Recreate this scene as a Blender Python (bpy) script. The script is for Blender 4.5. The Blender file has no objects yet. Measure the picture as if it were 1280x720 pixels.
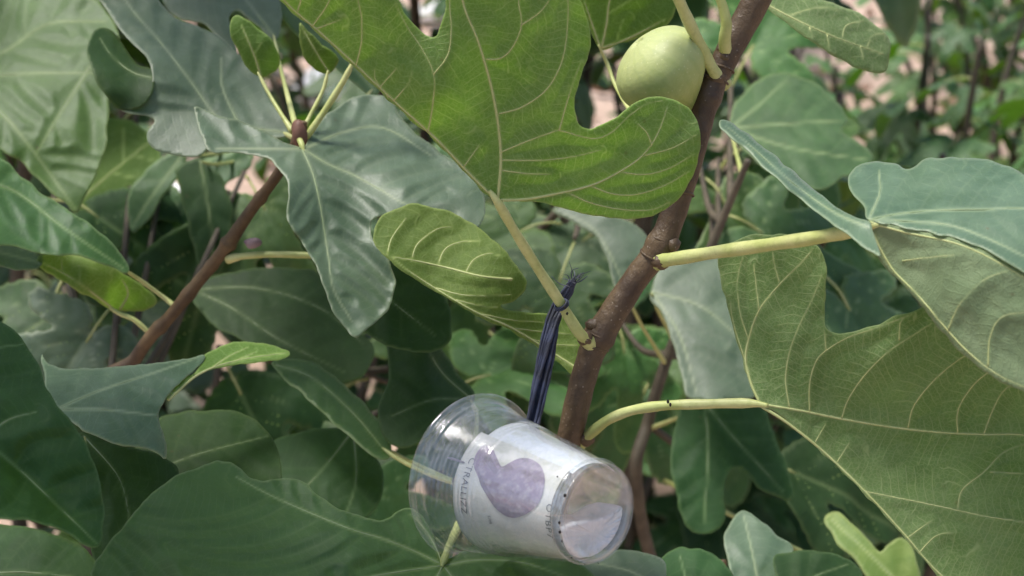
import bpy, math, random
import numpy as np
from mathutils import Vector, Matrix

random.seed(7)
rng = np.random.default_rng(7)
scene = bpy.context.scene
col = scene.collection

# ------------------------------------------------------------------ camera
PITCH = math.radians(22.0)
CAM = np.array([0.0, 0.0, 1.25])
FPX = 50.0 / 36.0 * 1280.0                       # focal length in photograph pixels
AX = np.array([1.0, 0.0, 0.0])
AU = np.array([0.0, math.sin(PITCH), math.cos(PITCH)])
AF = np.array([0.0, math.cos(PITCH), -math.sin(PITCH)])
cd = bpy.data.cameras.new('camera')
cam = bpy.data.objects.new('camera', cd)
col.objects.link(cam)
cam.location = CAM
cam.rotation_euler = (math.pi / 2 - PITCH, 0, 0)
cd.lens = 50.0
cd.sensor_width = 36.0
cd.clip_start = 0.02
cd.clip_end = 400.0
cd.dof.use_dof = True
cd.dof.focus_distance = 0.625
cd.dof.aperture_fstop = 10.0
cd.dof.aperture_blades = 7
scene.camera = cam

# ------------------------------------------------------------------ sky, sun, exposure
SUN_EL, SUN_AZ = 70.0, 285.0          # azimuth clockwise from +Y: high, from the left
world = bpy.data.worlds.new('World')
scene.world = world
world.use_nodes = True
wn = world.node_tree
bg = wn.nodes['Background']
sky = wn.nodes.new('ShaderNodeTexSky')
sky.sky_type = 'NISHITA'
sky.sun_disc = False
sky.sun_elevation = math.radians(SUN_EL)
sky.sun_rotation = math.radians(SUN_AZ)
sky.air_density = 1.0
sky.dust_density = 3.0
sky.ozone_density = 1.5
wn.links.new(sky.outputs[0], bg.inputs[0])
bg.inputs[1].default_value = 0.105
sl = bpy.data.lights.new('sun', 'SUN')
sl.energy = 2.7
sl.angle = math.radians(16)
sl.color = (1.0, 0.97, 0.92)
sun = bpy.data.objects.new('sun', sl)
col.objects.link(sun)
_e, _a = math.radians(SUN_EL), math.radians(SUN_AZ)
sdir = Vector((math.sin(_a) * math.cos(_e), math.cos(_a) * math.cos(_e), math.sin(_e)))
sun.rotation_euler = sdir.to_track_quat('Z', 'Y').to_euler()
sun.location = sdir * 10
vs = scene.view_settings
vs.view_transform = 'Standard'
vs.look = 'None'
vs.gamma = 1.0
vs.use_curve_mapping = False
vs.exposure = 0.92
scene.cycles.use_adaptive_sampling = True
scene.cycles.adaptive_threshold = 0.025
scene.cycles.use_denoising = True
scene.cycles.max_bounces = 7
scene.cycles.diffuse_bounces = 3
scene.cycles.transmission_bounces = 5
scene.cycles.transparent_max_bounces = 16
scene.cycles.caustics_reflective = False
scene.cycles.caustics_refractive = False

# ------------------------------------------------------------------ helpers
def P(px, py, d):
    """a point seen at (px, py) of the 1280x720 photograph, d metres along the optical axis"""
    px, py, d = np.asarray(px, float), np.asarray(py, float), np.asarray(d, float)
    return (CAM + AX * (((px - 640) / FPX * d)[..., None]) + AU * (((360 - py) / FPX * d)[..., None])
            + AF * d[..., None])

def link(o, parent=None):
    col.objects.link(o)
    if parent is not None:
        o.parent = parent
        o.matrix_parent_inverse = parent.matrix_world.inverted() if parent.parent is None and False else Matrix()
    return o

ORIG = {}
def empty(name, loc, label=None, cat=None, group=None):
    o = bpy.data.objects.new(name, None)
    o.empty_display_size = 0.05
    o.location = loc
    ORIG[o] = np.array(loc, float)
    col.objects.link(o)
    if label: o['label'] = label
    if cat: o['category'] = cat
    if group: o['group'] = group
    return o

def mesh_from(name, verts, faces, mats, mi=None, attrs=None, smooth=True):
    """verts Nx3, faces: list of arrays (quads Nx4 and/or tris Nx3)"""
    me = bpy.data.meshes.new(name)
    verts = np.asarray(verts, np.float32)
    loops, starts, tot = [], [], 0
    for f in faces:
        f = np.asarray(f, np.int32)
        if len(f) == 0: continue
        k = f.shape[1]
        starts.append(tot + np.arange(len(f)) * k)
        loops.append(f.ravel()); tot += f.size
    loops = np.concatenate(loops); starts = np.concatenate(starts)
    me.vertices.add(len(verts)); me.vertices.foreach_set('co', verts.ravel())
    me.loops.add(len(loops)); me.loops.foreach_set('vertex_index', loops)
    me.polygons.add(len(starts)); me.polygons.foreach_set('loop_start', starts.astype(np.int32))
    if mi is not None: me.polygons.foreach_set('material_index', np.asarray(mi, np.int32))
    for m in mats: me.materials.append(m)
    if attrs:
        for k, v in attrs.items():
            a = me.attributes.new(k, 'FLOAT', 'POINT')
            a.data.foreach_set('value', np.asarray(v, np.float32))
    me.update(calc_edges=True)
    me.validate()
    if smooth: me.polygons.foreach_set('use_smooth', np.ones(len(me.polygons), bool))
    return me

def mobj(name, verts, faces, mats, parent=None, origin=None, **kw):
    """world-space mesh -> object with a sensible origin, parented"""
    verts = np.asarray(verts, float)
    origin = verts[0] if origin is None else np.asarray(origin, float)
    me = mesh_from(name, verts - origin, faces, mats, **kw)
    o = bpy.data.objects.new(name, me)
    col.objects.link(o)
    ORIG[o] = origin
    if parent is not None:
        o.parent = parent
        o.location = origin - ORIG[parent]
    else:
        o.location = origin
    return o

def tag(o, label=None, cat=None, group=None, kind=None):
    if label: o['label'] = label
    if cat: o['category'] = cat
    if group: o['group'] = group
    if kind: o['kind'] = kind
    return o

def catmull(pts, n=8, closed=False):
    pts = np.asarray(pts, float)
    N = len(pts)
    if closed:
        idx = np.arange(N)
        p0, p1, p2, p3 = pts[(idx - 1) % N], pts[idx], pts[(idx + 1) % N], pts[(idx + 2) % N]
    else:
        ext = np.vstack([2 * pts[0] - pts[1], pts, 2 * pts[-1] - pts[-2]])
        p0, p1, p2, p3 = ext[:-3], ext[1:-2], ext[2:-1], ext[3:]
    t = (np.arange(n) / n)[None, :, None]
    a, b, c, d = p0[:, None], p1[:, None], p2[:, None], p3[:, None]
    out = 0.5 * ((2 * b) + (-a + c) * t + (2 * a - 5 * b + 4 * c - d) * t ** 2 + (-a + 3 * b - 3 * c + d) * t ** 3)
    out = out.reshape(-1, pts.shape[1])
    if not closed: out = np.vstack([out, pts[-1:]])
    return out

def resample(poly, step):
    poly = np.asarray(poly, float)
    seg = np.linalg.norm(np.diff(poly, axis=0), axis=1)
    s = np.concatenate([[0], np.cumsum(seg)])
    n = max(2, int(math.ceil(s[-1] / step)) + 1)
    q = np.linspace(0, s[-1], n)
    return np.stack([np.interp(q, s, poly[:, k]) for k in range(poly.shape[1])], 1)

def tube(path, rad, nseg=10, cap=True):
    """tube around a 3-D polyline; rad scalar or per-point array, or (N,nseg) array"""
    path = np.asarray(path, float); N = len(path)
    rad = np.broadcast_to(np.asarray(rad, float).reshape(-1, 1) if np.ndim(rad) == 1 else rad, (N, nseg))
    T = np.gradient(path, axis=0); T /= np.linalg.norm(T, axis=1)[:, None] + 1e-12
    up = np.array([0, 0, 1.0]) if abs(T[0][2]) < 0.9 else np.array([1.0, 0, 0])
    n = np.cross(T[0], up); n /= np.linalg.norm(n)
    rings = []
    for i in range(N):
        n = n - T[i] * np.dot(n, T[i]); n /= np.linalg.norm(n)
        b = np.cross(T[i], n)
        a = np.arange(nseg) * 2 * math.pi / nseg
        rings.append(path[i] + (np.cos(a)[:, None] * n + np.sin(a)[:, None] * b) * rad[i][:, None])
    V = np.vstack(rings)
    i, j = np.meshgrid(np.arange(N - 1), np.arange(nseg), indexing='ij')
    j2 = (j + 1) % nseg
    F = np.stack([i * nseg + j, i * nseg + j2, (i + 1) * nseg + j2, (i + 1) * nseg + j], -1).reshape(-1, 4)
    faces = [F]
    if cap:
        c0, c1 = len(V), len(V) + 1
        V = np.vstack([V, path[0], path[-1]])
        jj = np.arange(nseg); k2 = (jj + 1) % nseg
        faces.append(np.stack([np.full(nseg, c0), k2, jj], 1))
        b = (N - 1) * nseg
        faces.append(np.stack([np.full(nseg, c1), b + jj, b + k2], 1))
    return V, faces

def tube_obj(name, path, rad, mat, parent=None, nseg=10, wob=0.0):
    V, F = tube(path, rad, nseg)
    if wob:
        V = V + rng.normal(0, wob, V.shape)
    return mobj(name, V, F, [mat], parent, origin=path[0])

def vnoise(p, seed=0):
    """cheap smooth 2-D/3-D noise in -1..1 from summed sines"""
    r = np.random.default_rng(seed)
    out = 0
    for k in range(5):
        w = r.normal(0, 1, p.shape[1]); w /= np.linalg.norm(w)
        out = out + np.sin(p @ w * (1 + 0.6 * k) + r.uniform(0, 6.28)) / (1 + 0.5 * k)
    return out / 2.2

class TPS:
    def __init__(self, pts):
        pts = np.asarray(pts, float)
        self.p = pts[:, :2] / 100.0
        n = len(pts)
        d = np.linalg.norm(self.p[:, None] - self.p[None], axis=2)
        K = np.where(d > 0, d * d * np.log(d + 1e-12), 0) + np.eye(n) * 1e-3
        A = np.zeros((n + 3, n + 3)); A[:n, :n] = K
        A[:n, n] = 1; A[:n, n + 1:] = self.p; A[n:, :n] = A[:n, n:].T
        b = np.concatenate([pts[:, 2], np.zeros(3)])
        self.w = np.linalg.lstsq(A, b, rcond=None)[0]
    def __call__(self, x, y):
        q = np.stack([np.asarray(x, float), np.asarray(y, float)], -1).reshape(-1, 2) / 100.0
        d = np.linalg.norm(q[:, None] - self.p[None], axis=2)
        K = np.where(d > 0, d * d * np.log(d + 1e-12), 0)
        n = len(self.p)
        return K @ self.w[:n] + self.w[n] + q @ self.w[n + 1:]

def inside(q, poly):
    x, y = q[:, 0][:, None], q[:, 1][:, None]
    x1, y1 = poly[:, 0], poly[:, 1]; x2, y2 = np.roll(x1, -1), np.roll(y1, -1)
    c = ((y1 > y) != (y2 > y)) & (x < (x2 - x1) * (y - y1) / (y2 - y1 + 1e-12) + x1)
    return c.sum(1) % 2 == 1

def seg_dist(q, poly, closed=False):
    """distance to a polyline (evenly sampled), arc length of the foot, the foot itself"""
    pl = np.vstack([poly, poly[:1]]) if closed else poly
    L = np.linalg.norm(np.diff(pl, axis=0), axis=1) + 1e-9
    s0 = np.concatenate([[0], np.cumsum(L)])
    pn = (pl ** 2).sum(1); M_ = len(pl)
    k = np.concatenate([(pn - 2 * (c @ pl.T)).argmin(1) for c in np.array_split(q, 1 + len(q) // 20000)])
    D = np.full(len(q), 1e9); S = np.zeros(len(q)); FT = np.zeros_like(q)
    for off in (-1, 0):
        j = k + off
        j = j % (M_ - 1) if closed else np.clip(j, 0, M_ - 2)
        a = pl[j]; ab = pl[j + 1] - a
        t = np.clip(((q - a) * ab).sum(1) / (L[j] ** 2), 0, 1)
        ft = a + ab * t[:, None]
        d = np.sqrt(((q - ft) ** 2).sum(1)); u = d < D
        D = np.where(u, d, D); S = np.where(u, s0[j] + t * L[j], S); FT = np.where(u[:, None], ft, FT)
    return D, S, FT

# ------------------------------------------------------------------ node helpers
class NT:
    def __init__(self, name):
        self.m = bpy.data.materials.new(name); self.m.use_nodes = True
        self.t = self.m.node_tree; self.t.nodes.clear()
        self.out = self.t.nodes.new('ShaderNodeOutputMaterial')
    def n(self, typ, **kw):
        nd = self.t.nodes.new(typ)
        for k, v in kw.items(): setattr(nd, k, v)
        return nd
    def set(self, sock, v):
        if hasattr(v, 'is_linked') or isinstance(v, bpy.types.NodeSocket): self.t.links.new(v, sock)
        elif v is not None: sock.default_value = v
    def math(self, op, a, b=None, c=None, clamp=False):
        nd = self.n('ShaderNodeMath', operation=op, use_clamp=clamp)
        self.set(nd.inputs[0], a)
        if b is not None: self.set(nd.inputs[1], b)
        if c is not None: self.set(nd.inputs[2], c)
        return nd.outputs[0]
    def mix(self, f, a, b, typ='MIX'):
        nd = self.n('ShaderNodeMix', data_type='RGBA', blend_type=typ)
        self.set(nd.inputs[0], f); self.set(nd.inputs[6], a); self.set(nd.inputs[7], b)
        return nd.outputs[2]
    def attr(self, name):
        return self.n('ShaderNodeAttribute', attribute_name=name).outputs['Fac']
    def noise(self, scale, vec=None, detail=3, rough=0.55, dist=0.0):
        nd = self.n('ShaderNodeTexNoise'); nd.inputs['Scale'].default_value = scale
        nd.inputs['Detail'].default_value = detail; nd.inputs['Roughness'].default_value = rough
        nd.inputs['Distortion'].default_value = dist
        if vec is not None: self.t.links.new(vec, nd.inputs['Vector'])
        return nd.outputs[0]
    def ramp(self, f, stops):
        nd = self.n('ShaderNodeValToRGB')
        while len(nd.color_ramp.elements) < len(stops): nd.color_ramp.elements.new(0.5)
        for e, (p, c) in zip(nd.color_ramp.elements, stops):
            e.position = p; e.color = (*c, 1) if len(c) == 3 else c
        self.t.links.new(f, nd.inputs[0])
        return nd.outputs[0]
    def smooth(self, x, lo, hi):
        nd = self.n('ShaderNodeMapRange', interpolation_type='SMOOTHSTEP')
        self.set(nd.inputs[0], x); nd.inputs[1].default_value = lo; nd.inputs[2].default_value = hi
        return nd.outputs[0]
    def obj(self):
        return self.n('ShaderNodeTexCoord').outputs['Object']

def c4(c): return (c[0], c[1], c[2], 1.0)

def leaf_material(name, c1, c2, cv, rough, spec, trans, tcol, tert=0.35, side='top', sheen=0.0):
    n = NT(name); o = n.obj()
    oi = n.n('ShaderNodeObjectInfo').outputs['Random']
    big = n.noise(26, o, 3, 0.6); fine = n.noise(420, o, 4, 0.6); mid = n.noise(110, o, 3, 0.6)
    base = n.mix(n.smooth(big, 0.35, 0.68), c4(c1), c4(c2))
    base = n.mix(n.math('MULTIPLY', n.smooth(mid, 0.4, 0.75), 0.30), base, c4([x * 1.5 for x in c2]))
    # ladder of tertiary veins running across from every side vein
    v_s = n.attr('vs'); v_d = n.attr('vd'); fade = n.attr('fade'); vein = n.attr('vein'); edge = n.attr('edge')
    warp = n.math('MULTIPLY', n.math('SUBTRACT', n.noise(120, o, 2), 0.5), 9.0)
    k = n.math('ADD', n.math('ADD', v_s, warp), n.math('MULTIPLY', v_d, 0.35))
    pp = n.math('PINGPONG', n.math('DIVIDE', k, 11.0), 0.5)
    lad = n.math('SUBTRACT', 1.0, n.smooth(pp, 0.0, 0.11))
    lad = n.math('MULTIPLY', lad, fade)
    k2 = n.math('ADD', n.math('MULTIPLY', v_d, 1.0), n.math('MULTIPLY', warp, 0.8))
    pp2 = n.math('PINGPONG', n.math('DIVIDE', k2, 17.0), 0.5)
    lad2 = n.math('MULTIPLY', n.math('SUBTRACT', 1.0, n.smooth(pp2, 0.0, 0.09)), 0.35)
    vo = n.n('ShaderNodeTexVoronoi', feature='DISTANCE_TO_EDGE'); vo.inputs['Scale'].default_value = 520
    n.t.links.new(o, vo.inputs['Vector'])
    ret = n.math('SUBTRACT', 1.0, n.smooth(vo.outputs['Distance'], 0.0, 0.13))
    ter = n.math('MAXIMUM', n.math('MULTIPLY', n.math('MAXIMUM', lad, lad2), 1.0), n.math('MULTIPLY', ret, 0.55 if side == 'under' else 0.30))
    f = n.math('MAXIMUM', n.math('MULTIPLY', ter, tert), n.math('MULTIPLY', vein, 1.0 if side == 'under' else 0.8), clamp=True)
    f = n.math('MAXIMUM', f, n.math('MULTIPLY', edge, 0.65), clamp=True)
    colr = n.mix(f, base, c4(cv))
    # blemishes and dust
    sp = n.smooth(n.noise(70, o, 5, 0.7), 0.68, 0.76)
    colr = n.mix(n.math('MULTIPLY', sp, 0.35), colr, (0.16, 0.15, 0.09, 1))
    v2 = n.n('ShaderNodeTexVoronoi'); v2.inputs['Scale'].default_value = 95; n.t.links.new(o, v2.inputs['Vector'])
    dot = n.math('SUBTRACT', 1.0, n.smooth(v2.outputs['Distance'], 0.05, 0.11))
    dot = n.math('MULTIPLY', dot, n.smooth(n.noise(34, o, 2), 0.56, 0.62))
    colr = n.mix(n.math('MULTIPLY', dot, 0.7), colr, (0.09, 0.06, 0.03, 1))
    hs = n.n('ShaderNodeHueSaturation')
    n.set(hs.inputs['Hue'], n.math('ADD', 0.485, n.math('MULTIPLY', oi, 0.03)))
    n.set(hs.inputs['Value'], n.math('ADD', 0.82, n.math('MULTIPLY', oi, 0.36)))
    n.t.links.new(colr, hs.inputs['Color'])
    colr = hs.outputs[0]
    b = n.n('ShaderNodeBsdfPrincipled')
    n.set(b.inputs['Base Color'], colr)
    n.set(b.inputs['Roughness'], n.math('ADD', rough - 0.08, n.math('MULTIPLY', fine, 0.18)))
    b.inputs['Specular IOR Level'].default_value = spec
    b.inputs['Sheen Weight'].default_value = sheen; b.inputs['Sheen Roughness'].default_value = 0.45
    bump = n.n('ShaderNodeBump'); bump.inputs['Distance'].default_value = 0.0006
    bump.inputs['Strength'].default_value = 0.55
    s = 1.0 if side == 'under' else -0.22
    grain = n.noise(1500, o, 2, 0.6)
    h = n.math('ADD', n.math('ADD', n.math('MULTIPLY', ter, 0.6 * s), n.math('MULTIPLY', fine, 0.45)), n.math('MULTIPLY', grain, 0.55))
    n.t.links.new(h, bump.inputs['Height'])
    n.t.links.new(bump.outputs[0], b.inputs['Normal'])
    tr = n.n('ShaderNodeBsdfTranslucent')
    n.set(tr.inputs['Color'], n.mix(f, c4(tcol), c4([min(1, x * 1.25 + 0.08) for x in tcol])))
    mx = n.n('ShaderNodeMixShader'); mx.inputs[0].default_value = trans
    n.t.links.new(b.outputs[0], mx.inputs[1]); n.t.links.new(tr.outputs[0], mx.inputs[2])
    n.t.links.new(mx.outputs[0], n.out.inputs[0])
    return n.m

M = {}
M['top'] = leaf_material('leaf_upper_side', (0.026, 0.070, 0.018), (0.048, 0.106, 0.032), (0.19, 0.26, 0.11), 0.52, 0.50, 0.20, (0.34, 0.64, 0.06), 0.14, sheen=0.04)
M['topthin'] = leaf_material('leaf_upper_side_thin', (0.026, 0.070, 0.018), (0.048, 0.106, 0.032), (0.19, 0.26, 0.11), 0.52, 0.50, 0.36, (0.58, 0.84, 0.13), 0.14, sheen=0.04)
M['toplight'] = leaf_material('leaf_upper_side_pale', (0.040, 0.108, 0.018), (0.066, 0.142, 0.034), (0.22, 0.31, 0.11), 0.52, 0.5, 0.22, (0.38, 0.70, 0.05), 0.14, sheen=0.04)
M['topshade'] = leaf_material('leaf_upper_side_shaded', (0.012, 0.038, 0.010), (0.024, 0.058, 0.018), (0.10, 0.15, 0.06), 0.56, 0.22, 0.16, (0.28, 0.58, 0.04), 0.14, sheen=0.0)  # darker copy of the upper side, shade put into its colour
M['topgrey'] = leaf_material('leaf_upper_side_downy_sky_sheen', (0.042, 0.086, 0.040), (0.082, 0.132, 0.074), (0.24, 0.29, 0.17), 0.48, 0.70, 0.18, (0.38, 0.64, 0.10), 0.18, sheen=0.12)  # downy copy, paler and greyer: sky sheen put into the colour
M['under'] = leaf_material('leaf_under_side', (0.120, 0.185, 0.042), (0.150, 0.215, 0.062), (0.36, 0.41, 0.17), 0.68, 0.3, 0.45, (0.58, 0.88, 0.17), 0.62, 'under', sheen=0.04)
M['undergrey'] = leaf_material('leaf_under_side_downy', (0.112, 0.178, 0.062), (0.148, 0.212, 0.090), (0.34, 0.39, 0.19), 0.7, 0.3, 0.36, (0.55, 0.86, 0.20), 0.66, 'under', sheen=0.08)
M['undersoft'] = leaf_material('leaf_under_side_felted', (0.150, 0.195, 0.100), (0.185, 0.225, 0.125), (0.25, 0.30, 0.15), 0.75, 0.25, 0.30, (0.44, 0.60, 0.12), 0.10, 'under', sheen=0.15)
M['underbright'] = leaf_material('leaf_under_side_young', (0.092, 0.165, 0.028), (0.122, 0.195, 0.042), (0.34, 0.42, 0.14), 0.62, 0.3, 0.36, (0.46, 0.74, 0.05), 0.35, 'under', sheen=0.04)
M['yellow'] = leaf_material('leaf_turning_yellow', (0.11, 0.17, 0.030), (0.17, 0.21, 0.050), (0.32, 0.35, 0.14), 0.5, 0.4, 0.25, (0.45, 0.60, 0.07), 0.15)
OTHER = {'top': 'under', 'topthin': 'under', 'toplight': 'under', 'topshade': 'under', 'topgrey': 'undergrey', 'under': 'topthin',
         'undergrey': 'topthin', 'underbright': 'topthin', 'yellow': 'underbright', 'undersoft': 'topgrey'}

def stalk_material(name, c1, c2, rough=0.5, bumpd=0.0004, bscale=260, stretch=None, spots=None):
    n = NT(name); o = n.obj()
    a = n.noise(45, o, 4, 0.6); f = n.noise(bscale, o, 4, 0.65)
    c = n.mix(n.smooth(a, 0.32, 0.70), c4(c1), c4(c2))
    c = n.mix(n.math('MULTIPLY', n.smooth(f, 0.45, 0.8), 0.35), c, c4([x * 0.55 for x in c1]))
    if spots:
        vo = n.n('ShaderNodeTexVoronoi'); vo.inputs['Scale'].default_value = spots[0]
        n.t.links.new(o, vo.inputs['Vector'])
        sp = n.math('SUBTRACT', 1.0, n.smooth(vo.outputs['Distance'], spots[1] * 0.5, spots[1]))
        c = n.mix(n.math('MULTIPLY', sp, n.smooth(n.noise(90, o), 0.45, 0.6)), c, c4(spots[2]))
    b = n.n('ShaderNodeBsdfPrincipled')
    n.set(b.inputs['Base Color'], c); n.set(b.inputs['Roughness'], n.math('ADD', rough - 0.1, n.math('MULTIPLY', f, 0.2)))
    b.inputs['Specular IOR Level'].default_value = 0.4
    bump = n.n('ShaderNodeBump'); bump.inputs['Distance'].default_value = bumpd; bump.inputs['Strength'].default_value = 0.8
    n.t.links.new(f, bump.inputs['Height']); n.t.links.new(bump.outputs[0], b.inputs['Normal'])
    n.t.links.new(b.outputs[0], n.out.inputs[0])
    return n.m

M['vein_under'] = stalk_material('vein_pale_green', (0.36, 0.40, 0.15), (0.44, 0.47, 0.21), 0.6, 0.0002)
M['vein_top'] = stalk_material('vein_upper_side', (0.20, 0.27, 0.12), (0.27, 0.33, 0.17), 0.5, 0.0002)
M['petiole'] = stalk_material('petiole_yellow_green', (0.35, 0.39, 0.12), (0.50, 0.51, 0.22), 0.45, 0.0003, 420, spots=(300, 0.10, (0.20, 0.17, 0.08)))
M['bark'] = stalk_material('bark_red_brown', (0.042, 0.024, 0.013), (0.104, 0.068, 0.034), 0.5, 0.0011, 240, spots=(420, 0.20, (0.22, 0.18, 0.14)))
M['bark_green'] = stalk_material('bark_olive_brown', (0.085, 0.055, 0.028), (0.125, 0.085, 0.040), 0.55, 0.0008, 230, spots=(260, 0.22, (0.26, 0.22, 0.15)))
M['twig'] = stalk_material('twig_brown', (0.060, 0.036, 0.017), (0.125, 0.080, 0.036), 0.6, 0.0007, 240)
M['cane'] = stalk_material('cane_grey_brown', (0.062, 0.050, 0.034), (0.115, 0.094, 0.064), 0.7, 0.001, 120)
M['scar'] = stalk_material('bud_scale', (0.11, 0.045, 0.03), (0.17, 0.09, 0.06), 0.6, 0.0006, 300)
M['bud'] = stalk_material('young_bud', (0.14, 0.09, 0.10), (0.30, 0.22, 0.24), 0.6, 0.0006, 300)

# ------------------------------------------------------------------ the ground
def soil_material():
    n = NT('dry_pink_soil'); o = n.obj()
    a = n.noise(1.6, o, 5, 0.6); b_ = n.noise(14, o, 6, 0.65); c_ = n.noise(90, o, 5, 0.65)
    c = n.ramp(a, [(0.3, (0.34, 0.235, 0.175)), (0.5, (0.46, 0.335, 0.26)), (0.72, (0.54, 0.41, 0.33))])
    c = n.mix(n.math('MULTIPLY', n.smooth(b_, 0.5, 0.75), 0.5), c, (0.26, 0.175, 0.13, 1))
    c = n.mix(n.math('MULTIPLY', n.smooth(c_, 0.5, 0.8), 0.35), c, (0.62, 0.47, 0.36, 1))
    b = n.n('ShaderNodeBsdfPrincipled'); n.set(b.inputs['Base Color'], c)
    b.inputs['Roughness'].default_value = 0.95; b.inputs['Specular IOR Level'].default_value = 0.15
    bump = n.n('ShaderNodeBump'); bump.inputs['Distance'].default_value = 0.02; bump.inputs['Strength'].default_value = 0.9
    n.t.links.new(n.math('ADD', b_, n.math('MULTIPLY', c_, 0.4)), bump.inputs['Height'])
    n.t.links.new(bump.outputs[0], b.inputs['Normal']); n.t.links.new(b.outputs[0], n.out.inputs[0])
    return n.m
M['soil'] = soil_material()
gx = np.concatenate([np.linspace(-120, -6.2, 14), np.linspace(-6, 6, 150), np.linspace(6.2, 120, 14)])
gy = np.concatenate([np.linspace(-60, -3.2, 10), np.linspace(-3, 10, 160), np.linspace(10.2, 180, 16)])
X, Y = np.meshgrid(gx, gy)
Z = 0.025 * vnoise(np.stack([X.ravel() * 3, Y.ravel() * 3], 1), 3) + 0.012 * vnoise(np.stack([X.ravel() * 11, Y.ravel() * 11], 1), 4)
Vg = np.stack([X.ravel(), Y.ravel(), Z], 1)
W = len(gx); ii, jj = np.meshgrid(np.arange(len(gy) - 1), np.arange(W - 1), indexing='ij')
Fg = np.stack([ii * W + jj, ii * W + jj + 1, (ii + 1) * W + jj + 1, (ii + 1) * W + jj], -1).reshape(-1, 4)
ground = mobj('ground', Vg, [Fg], [M['soil']], origin=(0, 0, 0))
ground['kind'] = 'structure'

def on_ground(px, py):
    d = AF + AX * (px - 640) / FPX + AU * (360 - py) / FPX
    return CAM + d * (-CAM[2] / d[2])

# ------------------------------------------------------------------ traced leaves
LEAFN = [0]
def auto_side_veins(prims, poly, gap=34, scale=1.0):
    allv = [resample(catmull(v, 6), 5) for v in prims]
    out = []
    for vi, v in enumerate(allv):
        seg = np.linalg.norm(np.diff(v, axis=0), axis=1).sum()
        n = int(seg / gap)
        for k in range(1, n):
            for sgn in (-1, 1):
                t = (k + 0.3 * random.uniform(-1, 1) + 0.25 * sgn) / n
                i = int(np.clip(t * (len(v) - 1), 1, len(v) - 2))
                tg = v[i + 1] - v[i - 1]; tg /= np.linalg.norm(tg)
                ang = math.radians(58) * sgn
                dr = np.array([tg[0] * math.cos(ang) - tg[1] * math.sin(ang), tg[0] * math.sin(ang) + tg[1] * math.cos(ang)])
                p = v[i].copy(); pts = [p.copy()]
                for st in range(40):
                    a = -sgn * math.radians(1.6)
                    dr = np.array([dr[0] * math.cos(a) - dr[1] * math.sin(a), dr[0] * math.sin(a) + dr[1] * math.cos(a)])
                    p = p + dr * 6 * scale
                    if not inside(p[None], poly)[0]: break
                    if st > 2 and min(np.linalg.norm(w - p, axis=1).min() for w in allv + out) < 9 * scale: break
                    pts.append(p.copy())
                if len(pts) > 4: out.append(np.array(pts[:-1]))
    return out

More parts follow.
